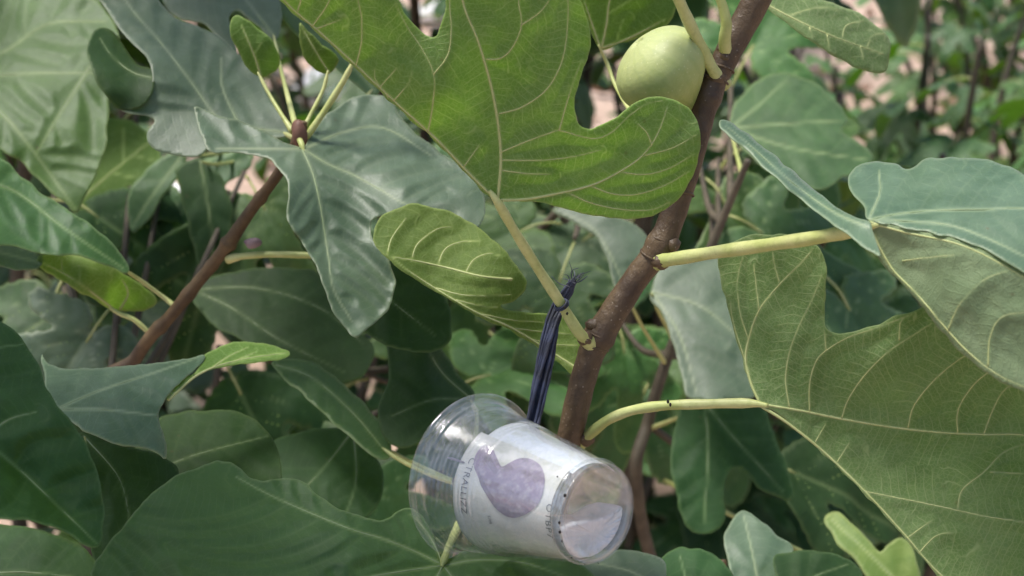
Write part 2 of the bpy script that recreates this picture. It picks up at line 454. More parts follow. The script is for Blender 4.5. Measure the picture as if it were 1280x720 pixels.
def build_patch(outline, prims, secs, depth, facing, res, pillow, wave, seed, smooth_n=6, crinkle=1.0):
    """a lamina patch in (px, py, depth) space with its vein attributes"""
    poly = resample(np.vstack([catmull(outline, smooth_n, True), [outline[0]]]), 3.0)[:-1]
    cen = poly.mean(0)
    nrm = np.roll(poly, -1, 0) - np.roll(poly, 1, 0); nrm = np.stack([nrm[:, 1], -nrm[:, 0]], 1)
    nrm /= np.linalg.norm(nrm, axis=1)[:, None] + 1e-9
    arc = np.arange(len(poly)) * 3.0
    poly = poly + nrm * (crinkle * (1.5 * np.sin(arc / 6.5 + seed + 1.5 * vnoise(np.stack([arc / 40, arc / 61], 1), seed + 1)) * (0.45 + 0.55 * vnoise(np.stack([arc / 30, arc / 47], 1), seed)) + 0.5 * vnoise(np.stack([arc / 3.5, arc / 5.1], 1), seed + 2)))[:, None]
    lo, hi = poly.min(0) - res, poly.max(0) + res
    nx, ny = int((hi[0] - lo[0]) / res) + 2, int((hi[1] - lo[1]) / res) + 2
    xs, ys = lo[0] + np.arange(nx) * res, lo[1] + np.arange(ny) * res
    cx, cy = np.meshgrid(xs[:-1] + res / 2, ys[:-1] + res / 2)
    keep = np.concatenate([inside(c, poly) for c in np.array_split(np.stack([cx.ravel(), cy.ravel()], 1), 1 + cx.size // 8000)])
    jj, ii = np.meshgrid(np.arange(ny - 1), np.arange(nx - 1), indexing='ij')
    a = (jj * nx + ii).ravel()[keep]
    quads = np.stack([a, a + 1, a + nx + 1, a + nx], 1)
    used, inv = np.unique(quads, return_inverse=True); quads = inv.reshape(-1, 4)
    q = np.stack([xs[used % nx], ys[used // nx]], 1)
    cnt = np.bincount(quads.ravel(), minlength=len(q))
    bd = cnt < 4
    D, S, FT = seg_dist(q, poly, True)
    q[bd] = FT[bd]
    D[bd] = 0
    # veins
    lines = [resample(catmull(v, 6), 4) for v in prims] + [resample(catmull(v, 6) if len(v) > 2 else v, 4) for v in secs]
    npz = len(prims)
    best = np.full(len(q), 1e9); second = np.full(len(q), 1e9); bs = np.zeros(len(q)); vm = np.zeros(len(q)); pil = np.full(len(q), 1e9)
    for i, ln in enumerate(lines):
        d, s, _ = seg_dist(q, ln)
        L = np.linalg.norm(np.diff(ln, axis=0), axis=1).sum()
        w = (2.2 if i < npz else 1.3) * (1 - 0.65 * s / L)
        vm = np.maximum(vm, np.clip(1.25 - d / (w + 0.6), 0, 1) * (1.0 if i < npz else (0.85 if facing == 'under' else 0.20)))
        s = s + i * 37.7
        new = d < best
        second = np.where(new, best, np.minimum(second, d)); bs = np.where(new, s, bs); best = np.minimum(best, d)
        pil = np.minimum(pil, d * (1 if i < npz else 1.35))
    fade = np.clip((second - best) / 5.0, 0, 1)
    edge = np.clip(1.0 - D / (1.0 + res * 0.6), 0, 1)
    dep = depth(q[:, 0], q[:, 1])
    h = pillow * (1 - np.exp(-(pil / 16.0) ** 2)) + pillow * (0.30 if facing == 'under' else 0.10) * vnoise(q / 9.0, seed + 5) * np.clip(best / 10, 0, 1)
    dep = dep + (-h if facing == 'top' else h)
    dep = dep + wave * vnoise(q / 38.0, seed + 9) * np.clip(1.2 - D / 60.0, 0.15, 1)
    return q, dep, quads, bd, dict(vs=bs, vd=best, fade=fade, vein=vm, edge=edge), lines

def sheet_mesh(q, dep, quads, thick=0.00035):
    V = P(q[:, 0], q[:, 1], dep)
    n = np.cross(V[quads[:, 2]] - V[quads[:, 0]], V[quads[:, 3]] - V[quads[:, 1]])
    N = np.zeros_like(V)
    for k in range(4): np.add.at(N, quads[:, k], n)
    N /= np.linalg.norm(N, axis=1)[:, None] + 1e-12
    view = V - CAM
    flip = (N * view).sum(1).mean() > 0
    if flip: N = -N; quads = quads[:, ::-1]
    back = V - N * thick
    e = np.vstack([quads[:, [0, 1]], quads[:, [1, 2]], quads[:, [2, 3]], quads[:, [3, 0]]])
    key = np.sort(e, 1); _, idx, c = np.unique(key, axis=0, return_index=True, return_counts=True)
    be = e[idx[c == 1]]
    n0 = len(V)
    rim = np.stack([be[:, 1], be[:, 0], be[:, 0] + n0, be[:, 1] + n0], 1)
    return V, back, quads, rim

def leaf(parent, patches, mat, junction=None, petiole=None, pr=(3.2, 4.2), label=None, res=3.0, veinobj=True,
         pillow=0.0014, wave=0.0012, pmat='petiole', gap=34, crinkle=1.0, vr=1.0):
    """patches: list of dict(o=outline, v=main veins, s=side veins or None, d=control points (x,y,depth), m=optional material)"""
    LEAFN[0] += 1
    seed = LEAFN[0] * 13
    VV, FF, MI, AT, mats = [], [], [], [], []
    off = 0
    vein_jobs = []
    for pt in patches:
        m = pt.get('m', mat)
        facing = 'under' if m.startswith('under') else 'top'
        poly = catmull(pt['o'], 6, True)
        prims = [np.array(v, float) for v in pt.get('v', [])]
        secs = pt.get('s')
        secs = auto_side_veins(prims, poly, gap) if secs is None else [np.array(v, float) for v in secs]
        dfn = TPS(pt['d'])
        q, dep, quads, bd, at, lines = build_patch(pt['o'], prims, secs, dfn, facing, pt.get('res', res), pillow, wave, seed, crinkle=crinkle)
        V, B, Q, R = sheet_mesh(q, dep, quads)
        i0, i1 = len(mats), len(mats) + 1
        mats += [M[m], M[OTHER[m]]]
        nV = len(V)
        VV += [V, B]; FF += [Q + off, Q[:, ::-1] + nV + off, R + off]
        MI += [np.full(len(Q), i0), np.full(len(Q), i1), np.full(len(R), i0)]
        AT.append({k: np.concatenate([v, v]) for k, v in at.items()})
        off += 2 * nV
        vein_jobs.append((lines, len(prims), dfn, facing, q, dep))
    AT = {k: np.concatenate([a[k] for a in AT]) for k in AT[0]}
    V = np.vstack(VV)
    org = P(*junction) if junction is not None else V[0]
    lo = mobj('leaf', V, [np.vstack(FF)], mats, parent, origin=org, mi=np.concatenate(MI), attrs=AT)
    if label: lo['label'] = label
    if petiole is not None:
        pts = catmull(P(*np.array(petiole, float).T), 8)
        r = np.linspace(pr[0], pr[1], len(pts)) * 0.00036
        r = r * (1 + 0.05 * np.sin(np.arange(len(pts)) * 0.7 + seed)) * (1 + 0.38 * np.exp(-((np.arange(len(pts)) - len(pts) + 1) / 5.0) ** 2))
        tt = np.linspace(0, 1, len(pts))
        r = r * np.clip(0.42 + tt / 0.16 * 0.58, 0, 1)
        tube_obj('petiole', pts, r, M[pmat], lo, 12)
    if veinobj:
        for lines, npz, dfn, facing, q, dep in vein_jobs:
            for i, ln in enumerate(lines):
                if veinobj == 'main' and i >= npz: continue
                if len(ln) < 3 or (facing == 'top' and i >= npz): continue
                # ride on the lamina surface
                k = np.array([((q - p) ** 2).sum(1).argmin() for p in ln])
                dd = dep[k]
                dd = np.convolve(np.pad(dd, 2, mode='edge'), np.ones(5) / 5, 'valid')
                r0 = (2.0 if i < npz else 0.95) * vr * (1.0 if facing == 'under' else 0.48)
                r = r0 * (0.16 + 0.84 * (1 - np.linspace(0, 1, len(ln))) ** 0.8) * 0.00036
                sink = r * (0.50 if facing == 'under' else 0.66)
                tube_obj('vein', P(ln[:, 0], ln[:, 1], dd + sink), r, M['vein_under' if facing == 'under' else 'vein_top'], lo, 6)
    return lo

def plane(x, y, d, gx=0.0, gy=0.0, curl=0.0, R=150):
    """control points of a plane through (x,y,d): gx, gy in mm per pixel, curl in mm at radius R"""
    out = []
    for a, b in ((0, 0), (R, 0), (-R, 0), (0, R), (0, -R), (R, R), (-R, -R), (R, -R), (-R, R)):
        out.append((x + a, y + b, d + (gx * a + gy * b + curl * (a * a + b * b) / R / R) / 1000.0))
    return out

def shoot(name, path, rad, mat, label, group='fig branches in the foreground', nodes=(), nseg=18, stem='stem'):
    """path: list of (px,py,d) or world points given as 4-tuples ('w',x,y,z)"""
    pts = np.array([np.array(p[1:], float) if p[0] == 'w' else P(*p) for p in path])
    cr = catmull(pts, 24)
    rr = np.interp(np.linspace(0, 1, len(cr)), np.linspace(0, 1, len(rad)), rad) * 0.00036
    base = pts[0]
    e = empty(name, base, label, 'branch', group)
    r = np.repeat(rr[:, None], nseg, 1)
    s = np.arange(len(cr))
    for (t, amp, w) in nodes:                      # swollen leaf nodes
        r = r * (1 + amp * np.exp(-((s / len(cr) - t) / w) ** 2))[:, None]
    ph = np.arange(nseg) * 2 * math.pi / nseg
    g = np.stack([np.repeat(s[:, None] / 4.0, nseg, 1).ravel(), np.cos(ph)[None].repeat(len(cr), 0).ravel() * 2, np.sin(ph)[None].repeat(len(cr), 0).ravel() * 2], 1)
    r = r * (1 + 0.06 * vnoise(g, 21).reshape(len(cr), nseg))
    V, F = tube(cr, r, nseg)
    mobj(stem, V, F, [M[mat]], e, origin=base)
    return e, cr

# ============================ main branch ============================
mainb, main_path = shoot('fig_branch',
    [('w', 0.02, 0.80, 0.0), ('w', 0.03, 0.80, 0.45), (676, 800, 0.735), (694, 640, 0.695), (716, 530, 0.676), (733, 460, 0.668), (750, 418, 0.664),
     (790, 355, 0.660), (826, 305, 0.657), (852, 240, 0.655), (868, 190, 0.654), (884, 125, 0.652), (908, 70, 0.650), (940, 10, 0.648), (975, -60, 0.640), (1010, -150, 0.625)],
    [24, 21, 19, 17.5, 17, 17, 18.5, 16.2, 17.2, 15, 14.5, 16, 17.5, 18, 17, 13], 'bark',
    'thick red-brown fig branch rising diagonally behind the plastic cup to the top edge',
    nodes=[(0.395, 0.16, 0.012), (0.53, 0.14, 0.012), (0.735, 0.15, 0.012)], nseg=24)

T1 = dict(
    o=[(622, 252), (645, 251), (680, 254), (720, 265), (760, 272), (800, 273), (830, 263), (852, 244), (866, 220), (873, 197), (876, 175), (872, 153), (862, 137),
       (845, 125), (825, 121), (805, 123), (790, 131), (775, 143), (763, 151), (750, 157), (738, 161), (727, 158), (720, 147), (718, 130), (722, 110), (728, 90), (735, 70), (739, 52),
       (736, 30), (729, 8), (722, -15), (716, -90), (690, -190), (640, -270), (600, -240), (566, -150), (556, -60), (557, 0), (553, 25), (547, 42), (540, 46), (530, 42), (517, 30), (505, 15), (496, -8),
       (480, -70), (430, -150), (350, -190), (300, -150), (290, -80), (315, -30), (345, -2), (395, 40), (440, 82), (500, 138), (545, 178), (590, 225), (608, 243)],
    v=[[(622, 250), (626, 200), (622, 150), (612, 100), (597, 50), (578, 0), (572, -70), (590, -160), (630, -250)],
       [(620, 249), (592, 222), (547, 175), (502, 134), (443, 79), (398, 38), (352, -4), (325, -60), (335, -150)],
       [(624, 250), (655, 249), (690, 243), (740, 231), (775, 214), (800, 197), (816, 178), (826, 158), (834, 134)]],
    s=[[(535, 165), (541, 130), (542, 93), (528, 62), (510, 35), (494, 5)], [(542, 93), (560, 68), (564, 35), (562, 0), (566, -40)],
       [(445, 82), (452, 52), (452, 22), (447, -10), (452, -60)], [(372, 14), (377, -8), (375, -60)], [(391, 32), (412, 0), (420, -40)],
       [(626, 190), (660, 176), (685, 167), (699, 163), (725, 170), (745, 173), (765, 165), (785, 146), (808, 130), (828, 126)],
       [(699, 163), (708, 130), (716, 105), (726, 78)], [(624, 142), (652, 134), (682, 113), (700, 83), (708, 48), (710, 0), (705, -60)],
       [(608, 74), (625, 73), (640, 60), (652, 31), (648, 0), (650, -50)], [(652, 31), (675, 15), (690, -5)],
       [(628, 200), (680, 200), (720, 195), (752, 187)], [(628, 213), (660, 217), (688, 218)],
       [(738, 232), (765, 242), (795, 243), (830, 232), (862, 214)], [(708, 240), (740, 254), (780, 262), (815, 262), (838, 252)],
       [(776, 215), (805, 218), (835, 211), (867, 193)], [(802, 195), (840, 185), (871, 168)], [(815, 182), (808, 165), (792, 150)],
       [(492, 126), (510, 105), (515, 90)], [(474, 110), (497, 84)], [(486, 122), (470, 100), (468, 85)], [(395, 36), (425, 25)], [(580, 208), (600, 180)],
       [(577, -20), (620, -40), (660, -90)], [(575, -60), (566, -90)], [(580, -120), (630, -150), (660, -190)]],
    d=[(622, 250, 0.602), (740, 240, 0.607), (870, 190, 0.615), (800, 270, 0.618), (720, 150, 0.590), (735, 40, 0.578), (626, 190, 0.597), (612, 100, 0.586), (580, 0, 0.572), (540, 110, 0.580),
       (350, 0, 0.586), (450, 90, 0.592), (545, 178, 0.598), (470, 0, 0.573), (640, -200, 0.54), (300, -100, 0.56), (680, 80, 0.580), (830, 125, 0.606), (835, 262, 0.622)])
t1 = leaf(mainb, [T1], 'under', junction=(622, 250, 0.602),
     petiole=[(612, 238, 0.600), (624, 256, 0.602), (645, 292, 0.615), (672, 335, 0.632), (700, 378, 0.645), (724, 416, 0.653), (740, 430, 0.662)], pr=(5.2, 7.6), res=2.4,
     label='large yellow-green leaf seen from below with pale branching veins', pillow=0.0012)

# right folded leaf
R1d = [(1085, 275, 0.560), (1130, 284, 0.552), (1165, 291, 0.546), (1200, 299, 0.540), (1240, 315, 0.534), (1290, 345, 0.528), (1400, 400, 0.52)]
leaf(mainb, [
    dict(o=[(1086, 274), (1080, 258), (1065, 241), (1060, 222), (1068, 210), (1085, 203), (1110, 202), (1130, 210), (1145, 207), (1160, 198), (1200, 197), (1235, 200), (1265, 210), (1295, 228), (1370, 270),
            (1420, 340), (1410, 405), (1290, 346), (1240, 316), (1200, 299), (1165, 291), (1125, 283)], m='topgrey',
         v=[[(1086, 275), (1120, 268), (1170, 263), (1230, 262), (1290, 262), (1370, 290)], [(1086, 274), (1100, 240), (1098, 212)], [(1090, 275), (1140, 277), (1200, 285), (1290, 325), (1390, 385)]],
         d=R1d + [(1065, 225, 0.600), (1120, 205, 0.615), (1200, 198, 0.605), (1290, 225, 0.58), (1180, 250, 0.570), (1280, 280, 0.548), (1100, 245, 0.583)]),
    dict(o=[(1086, 276), (1125, 284), (1165, 292), (1200, 300), (1240, 317), (1290, 347), (1380, 400), (1400, 470), (1350, 520), (1290, 494), (1245, 474), (1205, 444), (1172, 408), (1140, 368), (1113, 341), (1096, 320), (1084, 298)], m='undersoft',
         v=[[(1086, 282), (1114, 334), (1146, 367), (1178, 405), (1210, 440), (1250, 470), (1295, 490)], [(1088, 278), (1130, 290), (1200, 306), (1260, 335), (1340, 385)]],
         s=[[(1128, 326), (1160, 322), (1200, 318)], [(1235, 458), (1238, 420), (1255, 395), (1300, 390)], [(1185, 412), (1200, 380), (1230, 350), (1262, 338)]],
         d=R1d + [(1118, 325, 0.556), (1172, 405, 0.545), (1245, 470, 0.533), (1350, 520, 0.525), (1200, 370, 0.536), (1280, 420, 0.528)]),
    dict(o=[(1088, 277), (1070, 272), (1045, 258), (1010, 230), (970, 196), (935, 168), (912, 152), (900, 150), (902, 162), (930, 184), (960, 213), (1000, 248), (1040, 279), (1070, 301), (1100, 321), (1093, 297)], m='topgrey',
         v=[[(1084, 284), (1040, 264), (990, 228), (940, 184), (908, 158)]], s=[],
         d=[(1085, 275, 0.560), (1085, 290, 0.555), (1040, 262, 0.575), (1000, 235, 0.59), (950, 190, 0.603), (905, 155, 0.612), (1010, 228, 0.600), (980, 220, 0.59)])],
    'topgrey', junction=(1085, 277, 0.560),
    petiole=[(1100, 280, 0.557), (1062, 289, 0.566), (1020, 297, 0.582), (960, 306, 0.605), (890, 316, 0.632), (840, 324, 0.648), (818, 327, 0.657)], pr=(8.0, 8.8), res=2.8,
    label='downy grey-green leaf folded over itself near the right edge', pillow=0.0012, wave=0.0015, vr=0.8)

# lower right leaf
leaf(mainb, [dict(
    o=[(950, 506), (935, 470), (922, 430), (911, 390), (902, 355), (897, 325), (902, 310), (920, 300), (945, 293), (975, 293), (1000, 298), (1016, 304), (1028, 316), (1033, 335), (1032, 370), (1031, 400), (1035, 412),
       (1046, 417), (1062, 415), (1080, 411), (1100, 404), (1125, 393), (1150, 386), (1185, 372), (1240, 372), (1310, 410), (1400, 480), (1450, 590), (1430, 720), (1350, 800), (1260, 790), (1205, 752),
       (1175, 723), (1130, 671), (1085, 622), (1040, 577), (1000, 541), (968, 514)],
    v=[[(950, 505), (1000, 513), (1050, 523), (1110, 533), (1170, 540), (1230, 543), (1285, 544), (1390, 560)],
       [(950, 504), (939, 480), (932, 450), (937, 420), (950, 386), (975, 355), (1002, 328), (1014, 314)],
       [(952, 508), (985, 529), (1030, 565), (1085, 618), (1130, 667), (1178, 720), (1260, 780)]],
    s=[[(987, 510), (982, 475), (987, 440), (1000, 405), (1015, 375), (1028, 342)], [(1012, 515), (1012, 480), (1020, 452), (1033, 438), (1060, 422), (1095, 410), (1140, 393)], [(1033, 438), (1030, 412)],
       [(1052, 523), (1060, 500), (1080, 470), (1110, 440), (1140, 420), (1165, 404)], [(1135, 535), (1142, 508), (1165, 478), (1195, 452), (1217, 440), (1260, 420)],
       [(1197, 541), (1197, 515), (1210, 490), (1232, 468), (1280, 440)], [(1230, 542), (1240, 515), (1253, 490), (1270, 478)], [(1124, 425), (1125, 405), (1130, 398)],
       [(1080, 614), (1120, 622), (1170, 632), (1230, 645), (1280, 653), (1350, 670), (1400, 680)], [(1197, 637), (1203, 612), (1230, 590), (1255, 565), (1290, 552)], [(1238, 590), (1280, 592)],
       [(1018, 555), (1032, 530)], [(1045, 580), (1062, 553)], [(1148, 692), (1170, 670), (1195, 665)], [(1135, 672), (1165, 650)], [(937, 468), (928, 440), (917, 405), (912, 370)], [(936, 425), (925, 390), (922, 350), (930, 315)],
       [(949, 388), (945, 355), (942, 330)], [(975, 355), (968, 330), (965, 310)], [(1290, 545), (1310, 500), (1360, 470)], [(1300, 658), (1330, 600), (1380, 590)]],
    d=[(950, 505, 0.632), (900, 330, 0.640), (935, 440, 0.637), (990, 300, 0.628), (1030, 400, 0.620), (1000, 420, 0.624), (1050, 523, 0.628), (1170, 540, 0.618), (1280, 544, 0.606), (1150, 390, 0.600), (1250, 420, 0.588),
       (1110, 450, 0.608), (1000, 545, 0.629), (1085, 620, 0.618), (1175, 722, 0.602), (1120, 585, 0.622), (1250, 600, 0.602), (1280, 700, 0.590), (1400, 600, 0.57)])],
    'undergrey', junction=(950, 505, 0.632),
    petiole=[(960, 507, 0.630), (935, 504, 0.634), (880, 505, 0.642), (830, 507, 0.650), (790, 513, 0.658), (760, 525, 0.666), (738, 542, 0.674), (722, 556, 0.682)], pr=(6.0, 7.2), res=2.4,
    label='broad leaf at the lower right, pale underside with a fine vein network', pillow=0.0016)

# leaf behind the big one, showing its underside beside the cord
leaf(mainb, [dict(
    o=[(467, 300), (470, 280), (485, 265), (510, 256), (540, 258), (570, 268), (592, 280), (612, 296), (632, 314), (648, 335), (658, 352), (655, 365), (642, 376), (626, 382), (642, 389), (675, 391), (702, 395), (724, 408), (732, 440),
       (728, 470), (712, 466), (690, 447), (640, 414), (600, 397), (560, 373), (530, 356), (500, 336), (480, 319)],
    v=[[(728, 465), (690, 441), (640, 410), (595, 390), (545, 361), (510, 338), (490, 322)], [(640, 349), (600, 345), (560, 335), (520, 326), (490, 321)]],
    s=[[(484, 318), (490, 297), (508, 272)], [(514, 326), (522, 305), (545, 287), (565, 283)], [(547, 332), (557, 311), (578, 302), (600, 302)], [(582, 341), (592, 325), (610, 317), (628, 320)],
       [(600, 392), (640, 400), (680, 403)], [(640, 410), (680, 415), (715, 418)], [(660, 423), (690, 430), (722, 432)], [(570, 375), (600, 382), (622, 384)], [(545, 360), (575, 368), (610, 370), (640, 368)]],
    d=[(728, 465, 0.680), (640, 412, 0.672), (545, 362, 0.665), (490, 322, 0.662), (480, 280, 0.672), (540, 258, 0.680), (640, 335, 0.668), (600, 345, 0.664), (700, 395, 0.69), (560, 300, 0.676)])],
    'underbright', junction=(728, 466, 0.68), petiole=[(722, 462, 0.679), (732, 470, 0.684), (740, 462, 0.682)], pr=(3.5, 4.0), res=2.5, label='curled bright green underside of a leaf behind the dark cord')

# leaf behind the fruit, petiole at the very top
leaf(mainb, [dict(o=[(752, 62), (742, 50), (735, 28), (724, 2), (715, -40), (740, -110), (800, -130), (850, -90), (858, -30), (846, 8), (835, 30), (800, 46), (772, 56)],
    v=[[(752, 60), (758, 30), (762, 0), (775, -60)], [(752, 60), (785, 48), (830, 25)], [(750, 58), (740, 30), (730, 0)]], d=plane(780, 0, 0.735, 0.05, 0.15, 4))],
    'underbright', junction=(752, 62, 0.735), petiole=[(748, 56, 0.733), (760, 82, 0.738), (772, 112, 0.73), (800, 150, 0.70), (860, 165, 0.666)], pr=(2.6, 3.2), res=3.2,
    label='young leaf behind the unripe fig', veinobj='main')
# leaf of the pale stalk beside the fruit, blade above the frame
leaf(mainb, [dict(o=[(835, -45), (800, -70), (770, -120), (790, -200), (860, -250), (940, -230), (960, -150), (930, -90), (880, -60)],
    v=[[(838, -48), (850, -110), (860, -200)], [(838, -48), (800, -90), (785, -140)], [(838, -48), (900, -100), (935, -160)]], d=plane(860, -130, 0.60, 0, 0.2, 5))],
    'under', junction=(836, -46, 0.605), petiole=[(834, -50, 0.603), (845, -10, 0.615), (860, 25, 0.626), (878, 62, 0.637), (893, 90, 0.645), (905, 105, 0.654)], pr=(7, 8), res=4, veinobj='main',
    label='leaf above the fig on a pale stalk')
# top-right leaf hanging from the same branch
leaf(mainb, [dict(o=[(928, -12), (955, 8), (985, 30), (1015, 52), (1050, 74), (1080, 88), (1106, 90), (1113, 60), (1108, 42), (1090, 28), (1065, 12), (1040, 4), (1010, -8), (970, -20)],
    v=[[(930, -10), (985, 20), (1040, 45), (1105, 68)]], s=[[(985, 20), (1020, 10), (1050, 12)], [(1012, 34), (1015, 48)], [(1034, 43), (1036, 60)], [(1052, 50), (1058, 32), (1080, 26)], [(1084, 60), (1090, 45), (1106, 42)], [(1075, 57), (1080, 78)]],
    d=plane(1020, 35, 0.72, 0.1, -0.15, 6, 80))],
    'undergrey', junction=(930, -10, 0.712), petiole=[(926, -12, 0.71), (950, -30, 0.69), (985, -60, 0.66)], pr=(4, 5), res=3,
    label='shaded leaf hanging at the top right of the branch')
# small pale stub and bud at the upper node, node scars
def blob(name, c, r, mat, parent, sq=(1, 1, 1), seed=1, amp=0.15, nu=14, nv=9):
    th = np.linspace(0, math.pi, nv); ph = np.arange(nu) * 2 * math.pi / nu
    T, Pp = np.meshgrid(th, ph, indexing='ij')
    D = np.stack([np.sin(T) * np.cos(Pp), np.sin(T) * np.sin(Pp), np.cos(T)], -1).reshape(-1, 3)
    V = D * (1 + amp * vnoise(D * 3, seed))[:, None] * r * np.array(sq) + c
    i, j = np.meshgrid(np.arange(nv - 1), np.arange(nu), indexing='ij'); j2 = (j + 1) % nu
    F = np.stack([i * nu + j, (i + 1) * nu + j, (i + 1) * nu + j2, i * nu + j2], -1).reshape(-1, 4)
    return mobj(name, V, [F], [M[mat]], parent, origin=c)
tube_obj('leaf_scar_stub', catmull(P(*np.array([(907, 66, 0.647), (906, 48, 0.640), (908, 30, 0.636), (904, 10, 0.634), (896, -12, 0.632)]).T), 6), np.linspace(8.5, 5.5, 25) * 0.00036, M['petiole'], mainb, 10)
blob('bud', P(906, 71, 0.6455), 0.0024, 'bark', mainb, (1, 1, 1.2), 3)
blob('bud', P(841, 308, 0.6535), 0.0034, 'bark', mainb, (1.0, 1, 1.3), 4, 0.35)
blob('bud', P(741, 406, 0.661), 0.0028, 'bark', mainb, (1.2, 1, 1.0), 6, 0.3)
for (x, y, d, r) in ((731, 424, 0.657, 3.3), (826, 326, 0.6535, 3.9), (732, 548, 0.677, 3.4), (897, 98, 0.648, 3.6), (907, 66, 0.648, 3.8), (873, 152, 0.656, 3.2)):
    blob('node_collar', P(x, y, d), r * 0.00115, 'bark', mainb, (1.0, 0.9, 0.9), int(x), 0.22)
for t_, r_ in ((418, 19.0), (432, 18.4), (322, 17.3), (300, 16.8), (104, 16.3), (88, 16.6), (240, 15.2)):           # ring scar of the fallen bud scale
    k = int(np.abs(main_path @ AU - P(745, t_, 0.66) @ AU).argmin())
    ctr = main_path[k]; tg = main_path[k + 1] - main_path[k - 1]; tg /= np.linalg.norm(tg)
    n1 = np.cross(tg, [1, 0, 0]); n1 /= np.linalg.norm(n1); n2 = np.cross(tg, n1)
    a = np.linspace(0, 2 * math.pi, 33)
    rr_ = r_ + 0.3
    rp = ctr + (np.cos(a)[:, None] * n1 + np.sin(a)[:, None] * n2) * (rr_ + 0.5 * np.sin(3 * a))[:, None] * 0.00036 + tg * (0.0005 * np.sin(2 * a))[:, None]
    tube_obj('ring_scar', rp, 0.0006, M['bark'], mainb, 6)

# ---- the fig
def fig_material():
    n = NT('unripe_fig_skin'); o = n.obj()
    sep = n.n('ShaderNodeSeparateXYZ'); n.t.links.new(o, sep.inputs[0])
    ang = n.math('ARCTAN2', sep.outputs[1], sep.outputs[0])
    rib = n.math('SINE', n.math('ADD', n.math('MULTIPLY', ang, 17.0), n.math('MULTIPLY', n.noise(60, o, 2), 7.0)))
    a = n.noise(55, o, 4, 0.6)
    c = n.mix(n.smooth(a, 0.3, 0.7), (0.30, 0.365, 0.11, 1), (0.39, 0.44, 0.165, 1))
    c = n.mix(n.math('MULTIPLY', n.smooth(rib, 0.1, 1.0), 0.20), c, (0.17, 0.27, 0.05, 1))
    t = n.smooth(sep.outputs[2], 0.010, 0.046)
    c = n.mix(n.math('MULTIPLY', t, 0.55), c, (0.42, 0.44, 0.22, 1))
    vo = n.n('ShaderNodeTexVoronoi'); vo.inputs['Scale'].default_value = 420; n.t.links.new(o, vo.inputs['Vector'])
    sp = n.math('SUBTRACT', 1.0, n.smooth(vo.outputs['Distance'], 0.08, 0.2))
    c = n.mix(n.math('MULTIPLY', sp, 0.35), c, (0.62, 0.62, 0.36, 1))
    b = n.n('ShaderNodeBsdfPrincipled'); n.set(b.inputs['Base Color'], c)
    b.inputs['Roughness'].default_value = 0.5; b.inputs['Specular IOR Level'].default_value = 0.35
    b.inputs['Subsurface Weight'].default_value = 0.15; b.inputs['Subsurface Radius'].default_value = (0.004, 0.004, 0.001)
    bump = n.n('ShaderNodeBump'); bump.inputs['Distance'].default_value = 0.0005; bump.inputs['Strength'].default_value = 0.5
    n.t.links.new(n.math('ADD', n.math('MULTIPLY', rib, 0.08), n.noise(350, o, 3)), bump.inputs['Height']); n.t.links.new(bump.outputs[0], b.inputs['Normal'])
    n.t.links.new(b.outputs[0], n.out.inputs[0]); return n.m
M['fig'] = fig_material()
def make_fig(parent, stalk, crown, rmax, stalk_path):
    """stalk: world point of the neck, crown: world point of the blossom end"""
    ax = crown - stalk; L = np.linalg.norm(ax); ax /= L
    prof = np.array([(0.0, 0.16), (0.05, 0.20), (0.12, 0.32), (0.22, 0.56), (0.35, 0.82), (0.50, 0.97), (0.64, 1.0), (0.78, 0.90), (0.89, 0.68), (0.955, 0.40), (0.985, 0.18), (0.965, 0.10), (0.975, 0.05), (0.97, 0.01)])
    pr = catmull(prof, 5); nseg = 40
    a = np.arange(nseg) * 2 * math.pi / nseg
    V = []
    for z, r in pr:
        rr = r * rmax * (1 + 0.006 * np.sin(a * 17) * r + 0.02 * np.sin(2 * a + 1) + 0.010 * np.sin(5 * a + 2) * r)
        V.append(np.stack([np.cos(a) * rr, np.sin(a) * rr, np.full(nseg, z * L)], 1))
    V = np.vstack(V); N = len(pr)
    i, j = np.meshgrid(np.arange(N - 1), np.arange(nseg), indexing='ij'); j2 = (j + 1) % nseg
    F = np.stack([i * nseg + j, i * nseg + j2, (i + 1) * nseg + j2, (i + 1) * nseg + j], -1).reshape(-1, 4)
    me = mesh_from('fig', V, [F], [M['fig']])
    o = bpy.data.objects.new('fig', me); col.objects.link(o); o.parent = parent
    o.location = stalk - ORIG[parent]; ORIG[o] = stalk
    o.rotation_mode = 'QUATERNION'; o.rotation_quaternion = Vector(ax).to_track_quat('Z', 'Y')
    o['label'] = 'round unripe yellow-green fig'
    tube_obj('fig_stalk', stalk_path, np.linspace(5.5, 7.0, len(stalk_path)) * 0.00036, M['petiole'], parent, 12)
make_fig(mainb, P(868, 134, 0.655), P(796, 52, 0.642), 0.0222,
         catmull(P(*np.array([(863, 128, 0.656), (868, 136, 0.655), (871, 146, 0.655), (878, 158, 0.656)]).T), 6))

# ============================ left twig ============================
leftb, left_path = shoot('fig_branch', [('w', -0.27, 1.02, 0.0), ('w', -0.25, 0.98, 0.45), (120, 560, 0.86), (172, 445, 0.80), (215, 393, 0.785), (262, 335, 0.772), (285, 305, 0.765), (310, 268, 0.755), (340, 228, 0.742), (362, 195, 0.732), (376, 165, 0.726), (380, 152, 0.724)],
    [20, 17, 13, 10.5, 9.5, 9.0, 10.5, 8.5, 7.5, 7.5, 8.5, 5], 'twig', 'thin brown fig twig crossing the left third with blue-green leaves at its tip',
    nodes=[(0.545, 0.28, 0.010), (0.40, 0.2, 0.01), (0.33, 0.2, 0.01), (0.46, 0.15, 0.008), (0.68, 0.25, 0.01), (0.78, 0.2, 0.008), (0.9, 0.25, 0.02)], nseg=16)
blob('bud', P(316, 304, 0.757), 0.0034, 'bud', leftb, (1.3, 1, 0.9), 12, 0.25)
